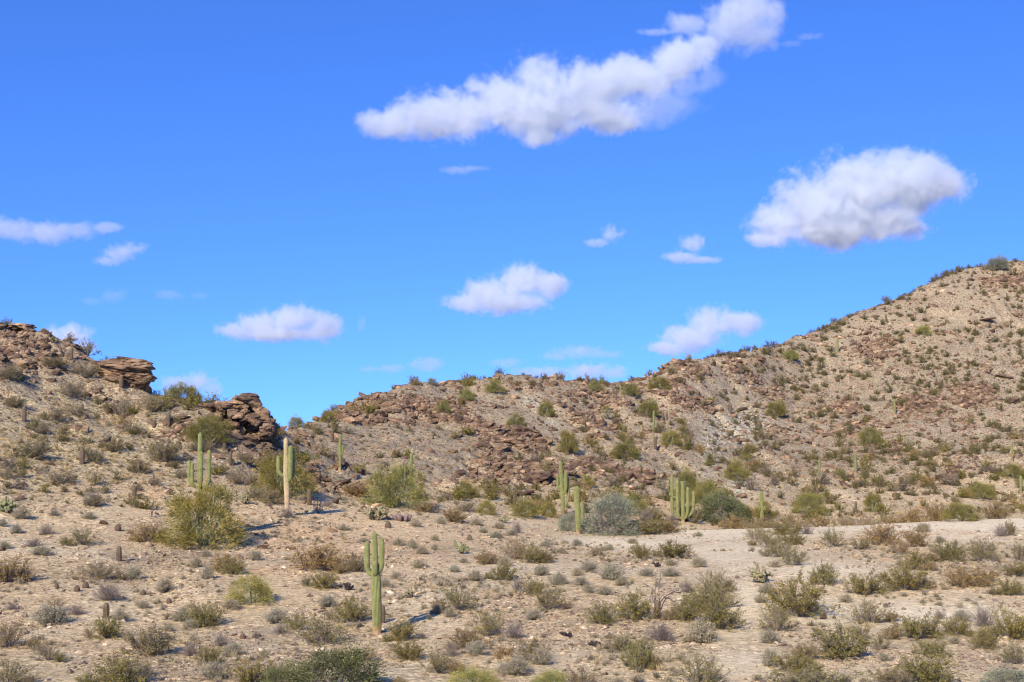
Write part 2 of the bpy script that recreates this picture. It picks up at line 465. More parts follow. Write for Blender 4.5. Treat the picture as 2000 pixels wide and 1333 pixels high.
def terrain_z(x, y):
    """bilinear height of the finished ground"""
    x = np.asarray(x, float); y = np.asarray(y, float)
    a = x / y
    i = np.clip(np.searchsorted(GA, a) - 1, 0, NA - 2); j = np.clip(np.searchsorted(GY, y) - 1, 0, NY - 2)
    u = (a - GA[i]) / (GA[i + 1] - GA[i]); v = (y - GY[j]) / (GY[j + 1] - GY[j])
    return (GZd[i, j] * (1 - u) * (1 - v) + GZd[i + 1, j] * u * (1 - v) + GZd[i, j + 1] * (1 - u) * v + GZd[i + 1, j + 1] * u * v)

def grid_val(G, x, y):
    a = x / y
    i = np.clip(np.searchsorted(GA, a), 0, NA - 1); j = np.clip(np.searchsorted(GY, y), 0, NY - 1)
    return G[i, j]

_YS = np.concatenate([np.linspace(30, 160, 1600), np.linspace(160, 360, 1200)[1:]])
def at(px, py):
    """first place where the line of sight of a photo pixel meets the ground (or the crest just under it)"""
    x1, _, z1 = cam_xyz(px, py, 1.0)
    gz = terrain_z(x1 * _YS, _YS)
    d = z1 * _YS - gz
    k = np.argmax(d < 0)
    if d[k] >= 0:
        k = int(np.argmin(d / _YS))
    Y = _YS[k]
    return Vector((x1 * Y, Y, float(gz[k])))

# ground and hills: one height field, cut into its landforms along shared edges
idx = np.arange(NA * NY).reshape(NA, NY)
quads = np.stack([idx[:-1, :-1], idx[1:, :-1], idx[1:, 1:], idx[:-1, 1:]], axis=-1).reshape(-1, 4)
qpx = PX[:-1, :-1].ravel(); qhill = hill_h[:-1, :-1].ravel(); qy = GYY[:-1, :-1].ravel(); qx = GX[:-1, :-1].ravel()
cls = np.zeros(len(quads), int)
on = (qhill > 0.06) & (qy < 700)
cls[on & (qpx < 575)] = 1
cls[on & (qpx >= 575)] = 2
cls[on & (qpx >= 1225 + (qy - 180) * 0.5)] = 3
allv = np.stack([GX, GYY, GZd], axis=-1).reshape(-1, 3)
alls = soil.reshape(-1, 3); allg = grit.ravel()
full = make_mesh('full', allv, quads, M_GROUND)
nrm = np.zeros(len(allv) * 3, dtype=np.float32)
full.vertices.foreach_get('normal', nrm); nrm = nrm.reshape(-1, 3)
bpy.data.meshes.remove(full)
for c, nm in ((0, 'ground'), (1, 'left_hill'), (2, 'middle_hill'), (3, 'right_hill')):
    q = quads[cls == c]
    u, inv = np.unique(q.ravel(), return_inverse=True)
    me = make_mesh(nm, allv[u], inv.reshape(-1, 4), M_GROUND, {'soil': alls[u], 'grit': allg[u]}, smooth=True)
    me.normals_split_custom_set_from_vertices(nrm[u].tolist())
    tag(link(nm, me), kind='structure')
#==PART2==
# ------------------------------------------------------------------ shape helpers
def unit(v):
    return v / np.maximum(np.linalg.norm(v, axis=-1, keepdims=True), 1e-9)

def prisms(p0, p1, r0, r1):
    """three-sided tapering sticks, all at once"""
    n = len(p0)
    d = unit(p1 - p0)
    ref = np.where(np.abs(d[:, 2:3]) > 0.9, np.array([[1.0, 0, 0]]), np.array([[0, 0, 1.0]]))
    a = unit(np.cross(d, ref)); b = np.cross(d, a)
    V = []
    for p, r in ((p0, r0), (p1, r1)):
        for k in range(3):
            t = 2 * math.pi * k / 3
            V.append(p + (a * math.cos(t) + b * math.sin(t)) * np.reshape(r, (-1, 1)))
    V = np.stack(V, 1).reshape(-1, 3)
    o = (np.arange(n) * 6)[:, None]
    f = np.concatenate([o + np.array([k, (k + 1) % 3, 3 + (k + 1) % 3, 3 + k]) for k in range(3)])
    return V, f

def leafquads(c, d, length, width, rs):
    """small leaves: centre, direction of growth, length, width"""
    n = len(c)
    d = unit(d)
    s = unit(np.cross(d, rs.normal(size=(n, 3))))
    L = np.reshape(length, (-1, 1)) * 0.5; Wd = np.reshape(width, (-1, 1)) * 0.5
    V = np.stack([c - d * L, c + s * Wd, c + d * L, c - s * Wd], 1).reshape(-1, 3)
    return V, np.arange(n * 4).reshape(-1, 4)

class Acc:
    def __init__(s): s.v = []; s.f = []; s.r = []; s.n = 0
    def add(s, v, f, r):
        s.v.append(v); s.f.append(f + s.n); s.n += len(v)
        s.r.append(np.broadcast_to(np.asarray(r, float), (len(v),)) if np.ndim(r) == 0 else np.repeat(r, len(v) // len(r)))
    def mesh(s, name, mat, smooth=False):
        return make_mesh(name, np.concatenate(s.v), [a for a in s.f], mat, {'rnd': np.concatenate(s.r)}, smooth=smooth)

def stems_fan(rs, n, tilt0, tilt1, lmin, lmax, seg=4, droop=0.0):
    """stems rising and spreading from one root; returns points (n, seg+1, 3)"""
    az = rs.uniform(0, 2 * math.pi, n)
    ti = np.radians(rs.uniform(tilt0, tilt1, n))
    L = rs.uniform(lmin, lmax, n) * (1 - 0.25 * (ti / math.radians(80)) ** 2)
    P = [np.stack([np.cos(az) * 0.04, np.sin(az) * 0.04, np.zeros(n)], 1)]
    d = np.stack([np.cos(az) * np.sin(ti), np.sin(az) * np.sin(ti), np.cos(ti)], 1)
    for k in range(seg):
        d = unit(d + rs.normal(size=(n, 3)) * 0.14 + np.array([0, 0, 0.07 - droop * k]))
        P.append(P[-1] + d * (L / seg)[:, None])
    return np.stack(P, 1)

def bush(seed, kind):
    """unit-height shrub; returns (foliage mesh, stem mesh)"""
    rs = np.random.RandomState(seed)
    fo, st = Acc(), Acc()
    par = {   # stems, tilt range, stem length, twigs per stem, twig length, leaves per twig, leaf length, leaf width, start of leaves
        'creosote': (58, 8, 82, 0.75, 1.12, 11, 0.24, 11, 0.050, 0.026, 0.24),
        'sparse':   (50, 8, 80, 0.7, 1.1, 10, 0.25, 7, 0.044, 0.023, 0.28),
        'bursage':  (110, 3, 86, 0.75, 1.05, 9, 0.28, 7, 0.060, 0.026, 0.2),
        'dead':     (95, 3, 84, 0.6, 1.1, 8, 0.30, 2, 0.070, 0.014, 0.2),
        'small':    (26, 5, 75, 0.7, 1.1, 7, 0.28, 6, 0.085, 0.05, 0.2),
    }[kind]
    n, t0, t1, l0, l1, tw, tl, nl, ll, lw, s0 = par
    P = stems_fan(rs, n, t0, t1, l0, l1)
    r = rs.uniform(0.006, 0.011, n) * (1.5 if kind == 'small' else 1)
    for k in range(4):
        v, f = prisms(P[:, k], P[:, k + 1], r * (1 - 0.2 * k), r * (0.8 - 0.2 * k)); st.add(v, f, 0.5)
    t = rs.uniform(s0, 1.0, (n, tw)); k = np.minimum((t * 4).astype(int), 3); u = t * 4 - k
    I = np.arange(n)[:, None]
    b = P[I, k] * (1 - u[..., None]) + P[I, k + 1] * u[..., None]
    d = unit(P[I, k + 1] - P[I, k]) + rs.normal(size=(n, tw, 3)) * 0.55
    d = unit(d + np.array([0, 0, 0.12]))
    e = b + d * (tl * rs.uniform(0.4, 1.1, (n, tw)))[..., None]
    b = b.reshape(-1, 3); e = e.reshape(-1, 3)
    v, f = prisms(b, e, 0.0045, 0.002); st.add(v, f, 0.6)
    clump = rs.uniform(0.15, 0.85, (n * tw, 1))
    keep = rs.uniform(size=(n * tw, 1)) < 0.86
    q = rs.uniform(0.15, 1.08, (n * tw, nl, 1))
    c = b[:, None] + (e - b)[:, None] * q + rs.normal(size=(n * tw, nl, 3)) * tl * 0.11
    dd = (e - b)[:, None] + rs.normal(size=(n * tw, nl, 3)) * tl * 0.6
    rr = np.clip(clump + rs.normal(size=(n * tw, nl)) * 0.2, 0, 1)
    m = np.broadcast_to(keep, rr.shape).ravel()
    c = c.reshape(-1, 3)[m]; dd = dd.reshape(-1, 3)[m]; rr = rr.ravel()[m]
    c[:, 2] = np.maximum(c[:, 2], 0.01)
    sz = rs.uniform(0.6, 1.3, len(c))
    v, f = leafquads(c, dd, ll * sz, lw * sz, rs); fo.add(v, f, rr)
    return fo, st

def tree(seed, kind):
    """unit-height desert tree with a crown down to the ground: (crown, limbs)"""
    rs = np.random.RandomState(seed)
    fo, st = Acc(), Acc()
    nc, sp, csz, ll, lw, rx, low = {'palo': (105, 150, 0.080, 0.060, 0.0085, 0.63, 0.03), 'mesquite': (120, 110, 0.085, 0.040, 0.020, 0.64, 0.02),
                     'grey': (100, 115, 0.085, 0.070, 0.010, 0.66, 0.0), 'flat': (90, 130, 0.115, 0.07, 0.011, 0.75, 0.05)}[kind]
    # clump centres on and inside an uneven dome
    c = []
    lob = rs.uniform(0.72, 1.12, 9); ph = rs.uniform(0, 6.28)
    while len(c) < nc:
        d = unit(rs.normal(size=3)); d[2] = abs(d[2])
        az = (math.atan2(d[1], d[0]) + ph) % (2 * math.pi) / (2 * math.pi) * 9
        lb = lob[int(az) % 9] * (1 - az % 1) + lob[(int(az) + 1) % 9] * (az % 1)
        rr = rs.uniform(0.45, 1.0) ** 0.5 * lb
        c.append([d[0] * rr * rx, d[1] * rr * rx, low + d[2] * rr * 0.90])
    c = np.array(c)
    # limbs: a few main forks, each clump hangs on the nearest
    nm = 7
    az = np.arange(nm) * 2 * math.pi / nm + rs.uniform(-.3, .3, nm)
    fork = np.stack([np.cos(az) * 0.24, np.sin(az) * 0.24, rs.uniform(0.2, 0.5, nm)], 1)
    root = np.zeros((nm, 3)); kn = fork * 0.45 + rs.normal(size=(nm, 3)) * 0.02; kn[:, 2] *= 0.8
    v, f = prisms(root - [0, 0, .03], kn, np.full(nm, .030), np.full(nm, .022)); st.add(v, f, .5)
    v, f = prisms(kn, fork, np.full(nm, .022), np.full(nm, .014)); st.add(v, f, .5)
    near_k = np.argmin(np.linalg.norm(c[:, None] - fork[None], axis=2), axis=1)
    mid = (fork[near_k] + c) / 2 + rs.normal(size=c.shape) * 0.03
    v, f = prisms(fork[near_k], mid, 0.011, 0.007); st.add(v, f, .5)
    v, f = prisms(mid, c, 0.007, 0.003); st.add(v, f, .5)
    out = unit(c - np.array([0, 0, 0.12]))
    tone = rs.uniform(0.15, 0.85, nc)
    n = nc * sp
    I = np.repeat(np.arange(nc), sp)
    s = rs.normal(size=(n, 3)) * csz * np.array([1, 1, 0.75]) * rs.uniform(0.6, 1.25, nc)[I][:, None]
    p = c[I] + s; p[:, 2] = np.abs(p[:, 2]) + 0.005
    dirs = out[I] * 0.9 + unit(s) * 0.5 + rs.normal(size=(n, 3)) * 0.45 + np.array([0, 0, -0.1 if kind != 'grey' else 0.1])
    sz = rs.uniform(0.5, 1.3, n)
    v, f = leafquads(p, dirs, ll * sz, lw * sz, rs)
    fo.add(v, f, np.clip(tone[I] + rs.normal(size=n) * 0.2, 0, 1))
    return fo, st

def tube(path, rad, ribs, z0, depth=0.1, sub=4):
    """ribbed cactus stem along a path, with a domed tip; returns v, f, rib"""
    P = np.asarray(path, float); R = np.asarray(rad, float)
    nseg = len(P)
    na = ribs * sub
    t = np.gradient(P, axis=0); t = unit(t)
    ref = np.array([1.0, 0.02, 0.01])
    V = []; RB = []
    ang = np.arange(na) / na * 2 * math.pi
    rb = np.abs(np.cos(ang * ribs / 2)) ** 1.0
    a = unit(ref - t[0] * (ref @ t[0]))
    for i in range(nseg):
        a = unit(a - t[i] * (a @ t[i])); b = np.cross(t[i], a)
        rr = R[i] * (1 - depth + depth * 1.6 * rb)
        V.append(P[i] + (a[None] * np.cos(ang)[:, None] + b[None] * np.sin(ang)[:, None]) * rr[:, None]); RB.append(rb)
    V = np.concatenate(V); RB = np.concatenate(RB)
    i = np.arange(nseg - 1)[:, None] * na; j = np.arange(na)[None]
    f = np.stack([i + j, i + (j + 1) % na, i + na + (j + 1) % na, i + na + j], -1).reshape(-1, 4)
    V = np.vstack([V, P[-1] + t[-1] * R[-1] * 0.3]); RB = np.append(RB, 0.8)
    tip = len(V) - 1; base = (nseg - 1) * na
    tri = np.stack([base + j[0], base + (j[0] + 1) % na, np.full(na, tip)], -1)
    return V, f, tri, RB

def smooth_path(pts, n):
    pts = np.asarray(pts, float)
    s = np.concatenate([[0], np.cumsum(np.linalg.norm(np.diff(pts, axis=0), axis=1))])
    q = np.linspace(0, s[-1], n)
    out = np.stack([pchip(s, pts[:, k], q) for k in range(3)], 1)
    return out, q / s[-1], s[-1]

def column_mesh(name, pts, r, mat, ribs=16, taper_base=0.85, waist=None, n=40, depth=0.1, tip=0.9, jitter=0.02, seed=0):
    P, u, L = smooth_path(pts, n)
    rs = np.random.RandomState(seed)
    prof = np.interp(u, [0, 0.12, 0.5, 0.85, 1], [taper_base, 0.97, 1.0, 1.0, tip]) if waist is None else np.interp(u, waist[0], waist[1])
    prof = prof * (1 + jitter * rs.normal(size=n) * 0.7)
    R = r * prof
    # dome: pull the last rings into a hemisphere of the local radius
    rt = R[-1]; arc = u * L
    m = arc > L - rt
    R = np.where(m, np.sqrt(np.maximum(rt ** 2 - (arc - (L - rt)) ** 2, (0.12 * rt) ** 2)), R)
    extra = np.array([L - rt * 0.7, L - rt * 0.4, L - rt * 0.15])
    V, f, tri, rb = tube(P, R, ribs, 0, depth)
    return make_mesh(name, V, [f, tri], mat, {'rib': rb}, smooth=True)

# ------------------------------------------------------------------ placing things
LANDMARKS = [
 (735, 1200, 'the tall front saguaro'), (392, 1000, 'the round palo verde with saguaro'), (560, 960, 'the scarred tan saguaro'),
 (1129, 1010, 'the single-stem saguaro'), (1333, 985, 'the candelabra saguaro'), (1283, 1180, 'the dead branching snag'),
 (1490, 1125, 'the pale cream cholla'), (250, 740, 'the overhanging rock'), (490, 815, 'the rounded cliff'),
 (492, 1165, 'the bright yellow-green shrub'), (640, 1310, 'the dark mesquite'), (1946, 524, 'the lone skyline bush'),
 (1440, 845, 'the pale scree patch'), (1608, 1205, 'the ball cactus pair'), (731, 1005, 'the low wash cholla'),
 (1920, 1210, 'the dead purple twig tangle'), (232, 1085, 'the lone short column cactus'), (664, 890, 'the gully saguaro'),
 (1670, 905, 'the thin saguaro by the ledge'), (160, 895, 'the left hill column cactus'), (1161, 1260, 'the black fallen cholla'),
 (902, 1070, 'the small green cholla'), (1600, 1330, 'the wide bottom creosote'), (20, 1330, 'the lower left corner'), (1985, 1330, 'the lower right corner'),
 (15, 650, 'the top left crag'), (1748, 797, 'the saguaro high up right'), (1000, 745, 'the middle summit'), (1900, 1020, 'the right end of the wash'),
 (748, 788, 'the craggy left shoulder outcrop'), (840, 798, 'the knobbly dark outcrop'), (1028, 842, 'the broad dark slab'), (1172, 828, 'the pointed rock stack'),
 (1055, 938, 'the dark layered ledge'), (765, 830, 'the long rusty outcrop'), (1066, 800, 'the gravel chute palo verde'), (1220, 880, 'the dark round palo verde'),
 (1310, 855, 'the bright round palo verde'), (1514, 800, 'the palo verde by the scree'), (1697, 850, 'the large right hill palo verde'), (1543, 695, 'the pale skyline palo verde'),
 (1805, 645, 'the yellow-green upper bush'), (1330, 712, 'the black skyline ledge'), (1660, 808, 'the rusty block pile'), (1850, 946, 'the flat purple ledge'),
 (1975, 785, 'the rust-red slab'), (1925, 625, 'the high red ledge'), (1582, 985, 'the round wash palo verde'), (1437, 920, 'the drainage palo verde'),
 (913, 955, 'the hazy olive palo verde'), (773, 950, 'the wide yellow-green palo verde'), (640, 815, 'the shoulder skyline tree'), (47, 810, 'the leftmost column cactus'),
 (143, 765, 'the upper left hill bushes'), (1108, 865, 'the tall loose palo verde'), (1185, 1000, 'the grey ironwood tree'), (913, 775, 'the pale summit palo verde'),
 (1245, 925, 'the reddish foot ledge'), (1450, 800, 'the outcrop above the scree'), (1230, 765, 'the saddle palo verde'), (1400, 990, 'the dense dark green tree'), (1573, 757, 'the dark rock cluster'),
]
REG = []          # placed things waiting for their labels
def register(root, kind, px, py, adj, noun, w):
    REG.append([root, kind, px, py, adj, noun, w])

ORD = 'nearest,second nearest,third nearest,fourth nearest,fifth nearest,sixth nearest,seventh nearest,eighth nearest,ninth nearest,tenth nearest,eleventh nearest,twelfth nearest,thirteenth nearest,fourteenth nearest,fifteenth nearest,sixteenth nearest,seventeenth nearest,eighteenth nearest,nineteenth nearest,twentieth nearest,twenty-first nearest,twenty-second nearest,twenty-third nearest,twenty-fourth nearest,twenty-fifth nearest'.split(',')
def write_labels():
    cells = {}
    for r in REG:
        root, kind, px, py, adj, noun, w = r
        dist, nm, x, y = min((math.hypot((px - x), (py - y) * 1.3), n, x, y) for x, y, n in LANDMARKS)
        dx, dy = px - x, py - y
        side = ('right of' if dx > 0 else 'left of') if abs(dx) > abs(dy) * 1.2 else ('below' if dy > 0 else 'above')
        cells.setdefault((adj, noun, nm, side), []).append((dist, id(r), r))
    for (adj, noun, nm, side), lst in cells.items():
        lst.sort()
        for k, (dist, _, r) in enumerate(lst):
            r[0]['label'] = f'{adj} {noun} {side} {nm}' if len(lst) == 1 else f'{adj} {noun}, {ORD[min(k, 24)]} {side} {nm}'

TINT = {
 'olive': (0.225, 0.195, 0.052), 'brown': (0.31, 0.22, 0.085), 'grey': (0.39, 0.355, 0.225), 'purple': (0.24, 0.19, 0.14), 'green': (0.235, 0.215, 0.065),
 'yellow': (0.28, 0.265, 0.075), 'darkgreen': (0.155, 0.17, 0.075), 'greygreen': (0.30, 0.30, 0.20), 'tan': (0.36, 0.27, 0.15), 'dusty': (0.25, 0.205, 0.095),
}
WORD = {'olive': 'olive-green', 'brown': 'orange-brown', 'grey': 'pale grey', 'purple': 'dark purple-grey', 'green': 'green', 'yellow': 'yellow-green', 'darkgreen': 'dark green', 'greygreen': 'grey-green', 'tan': 'dry tan', 'dusty': 'dusty olive-brown'}

def proto(name_f, name_s, fo, st, mleaf, mbark):
    return (fo.mesh(name_f, mleaf), st.mesh(name_s, mbark))
LIB = {
 'creosote': [proto('foliage', 'stems', *bush(10 + k, 'creosote'), M_LEAF, M_BARK) for k in range(6)],
 'sparse': [proto('foliage', 'stems', *bush(30 + k, 'sparse'), M_LEAF, M_BARK) for k in range(4)],
 'bursage': [proto('foliage', 'stems', *bush(50 + k, 'bursage'), M_LEAF, M_BARK) for k in range(4)],
 'dead': [proto('foliage', 'stems', *bush(60 + k, 'dead'), M_LEAF, M_BARK) for k in range(3)],
 'palo': [proto('crown', 'limbs', *tree(70 + k, 'palo'), M_TWIG, M_PVBARK) for k in range(5)],
 'mesquite': [proto('crown', 'limbs', *tree(80 + k, 'mesquite'), M_LEAF, M_BARK) for k in range(3)],
 'grey': [proto('crown', 'limbs', *tree(90 + k, 'grey'), M_LEAF, M_BARK) for k in range(3)],
 'flat': [proto('crown', 'limbs', *tree(95 + k, 'flat'), M_TWIG, M_PVBARK) for k in range(2)],
}
WIDTH = {'creosote': 1.38, 'sparse': 1.35, 'bursage': 1.6, 'dead': 1.6, 'palo': 1.38, 'mesquite': 1.42, 'grey': 1.45, 'flat': 1.65}
RP = random.Random(11)

name_is_shrub = lambda n: n in ('creosote_bush', 'bursage_bush')
def plant(lib, kind_name, cat, noun, px, py, w, h, tint, group, adj=None, reg=True, parts=True, label=None, sink=0.02):
    """one shrub or tree: Empty at its foot, foliage and stems under it; w and h in photo pixels"""
    p = at(px, py)
    if px > 1240 and 1014 < py < 1037 and name_is_shrub(kind_name):      # rooted down in the wash behind the pale bank
        Y = 133.0 + RP.uniform(-3, 4); x = (px - W0 / 2) / F * Y; p = Vector((x, Y, float(terrain_z(x, Y)))); h = h + 10
    s = p.y / F / math.cos(PITCH)
    hh = h * s; ww = w * s / WIDTH[lib]
    root = link(kind_name, None, loc=(p.x, p.y, p.z - hh * sink), rotz=RP.uniform(0, 6.283))
    root.empty_display_size = 0.2
    fo, st = RP.choice(LIB[lib])
    c = TINT[tint]; j = RP.uniform(0.88, 1.14); k = RP.uniform(0.95, 1.06)
    col = (min(c[0] * j * k, 1), c[1] * j, c[2] * j / k, 1)
    names = ('crown', 'trunk') if lib in ('palo', 'mesquite', 'grey', 'flat') else ('foliage', 'stems')
    for nm, me in ((names[0], fo), (names[1], st)):
        o = bpy.data.objects.new(nm, me); o.parent = root; o.scale = (ww, ww, hh); o.color = col; COL.objects.link(o)
    tag(root, label, cat, group)
    if reg and not label:
        size = 'large' if w >= 62 else 'mid-sized' if w >= 34 else 'small'
        register(root, kind_name, px, py, (adj or f'{size} {WORD[tint]}'), noun, w)
    return root

def cactus(name, noun, px, py, H, r, arms, mat, label, group=None, lean=0, waist=None, ribs=18, base=0.85, cat='cactus', arm_mat=None):
    """column cactus; H, r and arms in photo pixels. arm: (dx, dy depth, elbow height, top height, radius, attach height)"""
    p = at(px, py)
    s = p.y / F / math.cos(PITCH)
    root = link(name, None, loc=(p.x, p.y, p.z - 0.06))
    root.empty_display_size = 0.3
    seed = int(px)
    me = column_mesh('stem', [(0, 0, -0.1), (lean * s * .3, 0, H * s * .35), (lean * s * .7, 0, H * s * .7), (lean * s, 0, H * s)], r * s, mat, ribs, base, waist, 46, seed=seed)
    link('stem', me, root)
    for k, (dx, dd, el, top, ra, att_h) in enumerate(arms):
        x = dx * s; y = dd * s
        L = math.hypot(x, y) or 1e-3
        ux, uy = x / L, y / L
        lx = lean * s * att_h / H
        r0 = r * s * 0.5
        pts = [(lx + ux * r0 * .2, uy * r0 * .2, att_h * s), (lx + x * 0.62, y * 0.62, (att_h * .55 + el * .45) * s), (lx + x * 0.96, y * .96, (el + ra * 1.3) * s),
               (lx + x, y, (el + (top - el) * .45) * s), (lx + x * 1.0, y * 1.0, top * s)]
        m2 = column_mesh('arm', pts, ra * s, arm_mat or mat, max(10, ribs - 5), 0.62, ([0, .15, .35, .8, 1], [.6, .85, 1, 1, .88]), 34, seed=seed + k + 1)
        link('arm', m2, root)
    tag(root, label, cat, group)
    return root
# ------------------------------------------------------------------ rocks
_ico = {}
def ico(n):
    if n not in _ico:
        bm = bmesh.new(); bmesh.ops.create_icosphere(bm, subdivisions=n, radius=1.0)
        v = np.array([x.co[:] for x in bm.verts]); f = np.array([[q.index for q in t.verts] for t in bm.faces])
        bm.free(); _ico[n] = (v, f)
    return _ico[n]

def rock(seed, sub, planes=13, rough=0.05, flat=(1, 1, 0.62), bed=0.06):
    """a broken block: a ball cut by random planes, then roughened"""
    rs = np.random.RandomState(seed)
    d, f = ico(sub)
    nrm = unit(rs.normal(size=(planes, 3)) * np.array([1, 1, 1.15]))
    nrm = np.vstack([nrm, [[0, 0.1, 1], [0.05, 0, -1]]])
    h = rs.uniform(0.6, 0.95, len(nrm))
    q = np.maximum(d @ unit(nrm).T, 1e-3)
    r = np.minimum((h / q).min(axis=1), 1.15)
    v = d * r[:, None]
    if sub >= 3:
        v = v * (1 + rough * 1.6 * vnoise3(v * 2.3 + seed)[:, None] + rough * vnoise3(v * 6 + seed)[:, None] + rough * .6 * vnoise3(v * 14 + seed)[:, None])
        # bedding: shallow ledges round the block
        lay = np.sin((v[:, 2] + 0.25 * v[:, 0]) * 17 + 2.5 * vnoise3(v * 1.5 + seed))
        v[:, :2] *= (1 + bed * np.sign(lay) * np.abs(lay) ** 0.5)[:, None]
    return v * np.array(flat), f

def rotz(v, a):
    c, s = math.cos(a), math.sin(a)
    return np.stack([v[:, 0] * c - v[:, 1] * s, v[:, 0] * s + v[:, 1] * c, v[:, 2]], 1)

ROCKS_HI = []
for k in range(12):
    v, f = rock(200 + k, 3, 10, 0.09, (1, RS.uniform(.6, .95), RS.uniform(.5, .85)))
    ROCKS_HI.append(make_mesh('boulder', v, f, M_ROCK, {'rnd': np.full(len(v), RS.uniform(.2, .8))}))
ROCKS_LO = [rock(300 + k, 1, 9, 0, (1, .8, RS.uniform(.5, .85))) for k in range(14)]

def sample_ground(n, px0, px1, y0, y1, dens, seed, power=1.0):
    """random ground points; density field sampled on the terrain grid"""
    rs = np.random.RandomState(seed)
    out = []
    tot = 0
    while tot < n:
        m = n * 4
        a = (rs.uniform(px0, px1, m) - W0 / 2) / F
        Y = (rs.uniform(y0 ** power, y1 ** power, m)) ** (1 / power)
        x = a * Y
        keep = rs.uniform(size=m) < grid_val(dens, x, Y)
        q = np.stack([x, Y], 1)[keep]
        out.append(q); tot += len(q)
        if len(out) > 30: break
    q = np.concatenate(out)[:n]
    return np.column_stack([q, terrain_z(q[:, 0], q[:, 1])])

crest_y = np.broadcast_to(cy_g[:, 10:11], GX.shape)
front = GYY < crest_y + 3
hills = (hill_h > 0.05) & front & near
# loose rocks on the slopes
dens = np.where(front & (GYY > 80), np.clip(rocky * 1.0 + 0.26 * hill_h * (1 + 0.8 * n_big + .5 * (GYY > 190)) + 0.16 * (GYY < 140) * (GX < -8), 0, 1), 0)
pts = sample_ground(42000, -60, 2060, 80, 345, dens, 21, 2.2)
rk = grid_val(rocky, pts[:, 0], pts[:, 1])
rs = np.random.RandomState(5)
size = (0.085 + 0.085 * rs.pareto(1.8, len(pts))) * (0.6 + 0.9 * rk)
size = np.clip(size, 0.08, 0.62) * np.clip(pts[:, 1] / 150, .45, 1.15)
app = size / pts[:, 1] * (rk + .6)
order = np.argsort(-app)
BIG = order[:225]
zone_name = lambda p: 'left' if p[0] / p[1] < (575 - 1000) / F else ('middle' if (p[0] / p[1] * F + 1000) < 1225 + (p[1] - 180) * .5 else 'right')
for k in BIG:
    p = pts[k]; s = size[k] * 1.1
    o = link('boulder', ROCKS_HI[rs.randint(12)], None, (p[0], p[1], p[2] + s * .1), rs.uniform(0, 6.28), (s * rs.uniform(.9, 1.5), s, s * rs.uniform(.7, 1.1)))
    o.rotation_euler[0] = rs.normal() * .25; o.rotation_euler[1] = rs.normal() * .25
    z = zone_name(p); qx, qy = project(*p)
    tag(o, None, 'boulder', f'boulders strewn over the {z} hill')
    register(o, 'r', qx, qy, 'large angular brown' if s * F / p[1] > 9 else 'angular brown', 'boulder', s)
def scatter_mesh(name, pts, size, tmpl, mat, seed, sink=.15, rnd=None, tilt=.3):
    rs = np.random.RandomState(seed)
    V, Fc, R = [], [], []; off = 0
    which = rs.randint(len(tmpl), size=len(pts))
    for t, (tv, tf) in enumerate(tmpl):
        I = np.where(which == t)[0]
        if not len(I): continue
        a = rs.uniform(0, 6.28, len(I)); ca, sa = np.cos(a)[:, None], np.sin(a)[:, None]
        sx = rs.uniform(.8, 1.5, len(I))[:, None]
        x = tv[None, :, 0] * sx; y = tv[None, :, 1]; z = tv[None, :, 2]
        tx = rs.normal(size=(len(I), 1)) * tilt; z = z + x * tx
        v = np.stack([x * ca - y * sa, x * sa + y * ca, np.broadcast_to(z, (x * ca).shape)], -1) * size[I][:, None, None]
        v = v + pts[I][:, None, :] + np.array([0, 0, 1.0]) * (size[I] * sink)[:, None, None]
        V.append(v.reshape(-1, 3)); Fc.append((tf[None] + (np.arange(len(I)) * len(tv))[:, None, None] + off).reshape(-1, tf.shape[1]))
        rr = rs.uniform(0, 1, len(I)) if rnd is None else rnd[I]
        R.append(np.repeat(rr, len(tv))); off += len(I) * len(tv)
    return make_mesh(name, np.concatenate(V), Fc, mat, {'rnd': np.concatenate(R)})
small = order[225:]
tag(link('loose_rocks', scatter_mesh('loose_rocks', pts[small], size[small], ROCKS_LO, M_ROCK, 8, rnd=np.clip(np.random.RandomState(1).normal(.5, .22, len(small)), 0, 1))), kind='stuff')
# stones and gravel on the flats
OCTA = []
for k in range(6):
    r_ = np.random.RandomState(400 + k)
    v = np.array([[1, 0, 0], [-1, 0, 0], [0, 1, 0], [0, -1, 0], [0, 0, 1], [0, 0, -1.0]]) * r_.uniform(.6, 1.1, (6, 1)) * np.array([1, .8, .55]) + r_.normal(size=(6, 3)) * .1
    OCTA.append((v, np.array([[0, 2, 4], [2, 1, 4], [1, 3, 4], [3, 0, 4], [2, 0, 5], [1, 2, 5], [3, 1, 5], [0, 3, 5]])))
gdens = np.where(GYY < 150, np.clip(0.3 + 1.2 * fbm2(GX * .35 + 8, GYY * .25, 4) - 0.6 * pale, 0.02, 1) * (1 - .5 * hill_h), 0.12 * front)
gp = sample_ground(75000, -40, 2040, 46, 135, gdens, 31, 1.2)
gs = np.clip(0.028 + 0.024 * np.random.RandomState(3).pareto(2.0, len(gp)), 0.02, 0.2)
tag(link('gravel', scatter_mesh('gravel', gp, gs, OCTA, M_STONE, 9, .1)), kind='stuff')
# white scree patch
sp_ = np.where(near, blobs([(1440, 842, 48, 24, 1), (1385, 885, 16, 40, .5)]), 0)
gp = sample_ground(1700, 1340, 1520, 170, 260, sp_, 33)
M_SCREE = mat_rock('pale_scree', [(0.3, (0.2, 0.185, 0.14)), (0.6, (0.38, 0.355, 0.28))])
tag(link('scree', scatter_mesh('scree', gp, np.random.RandomState(2).uniform(.08, .22, len(gp)), OCTA, M_SCREE, 10, .2)), kind='stuff')

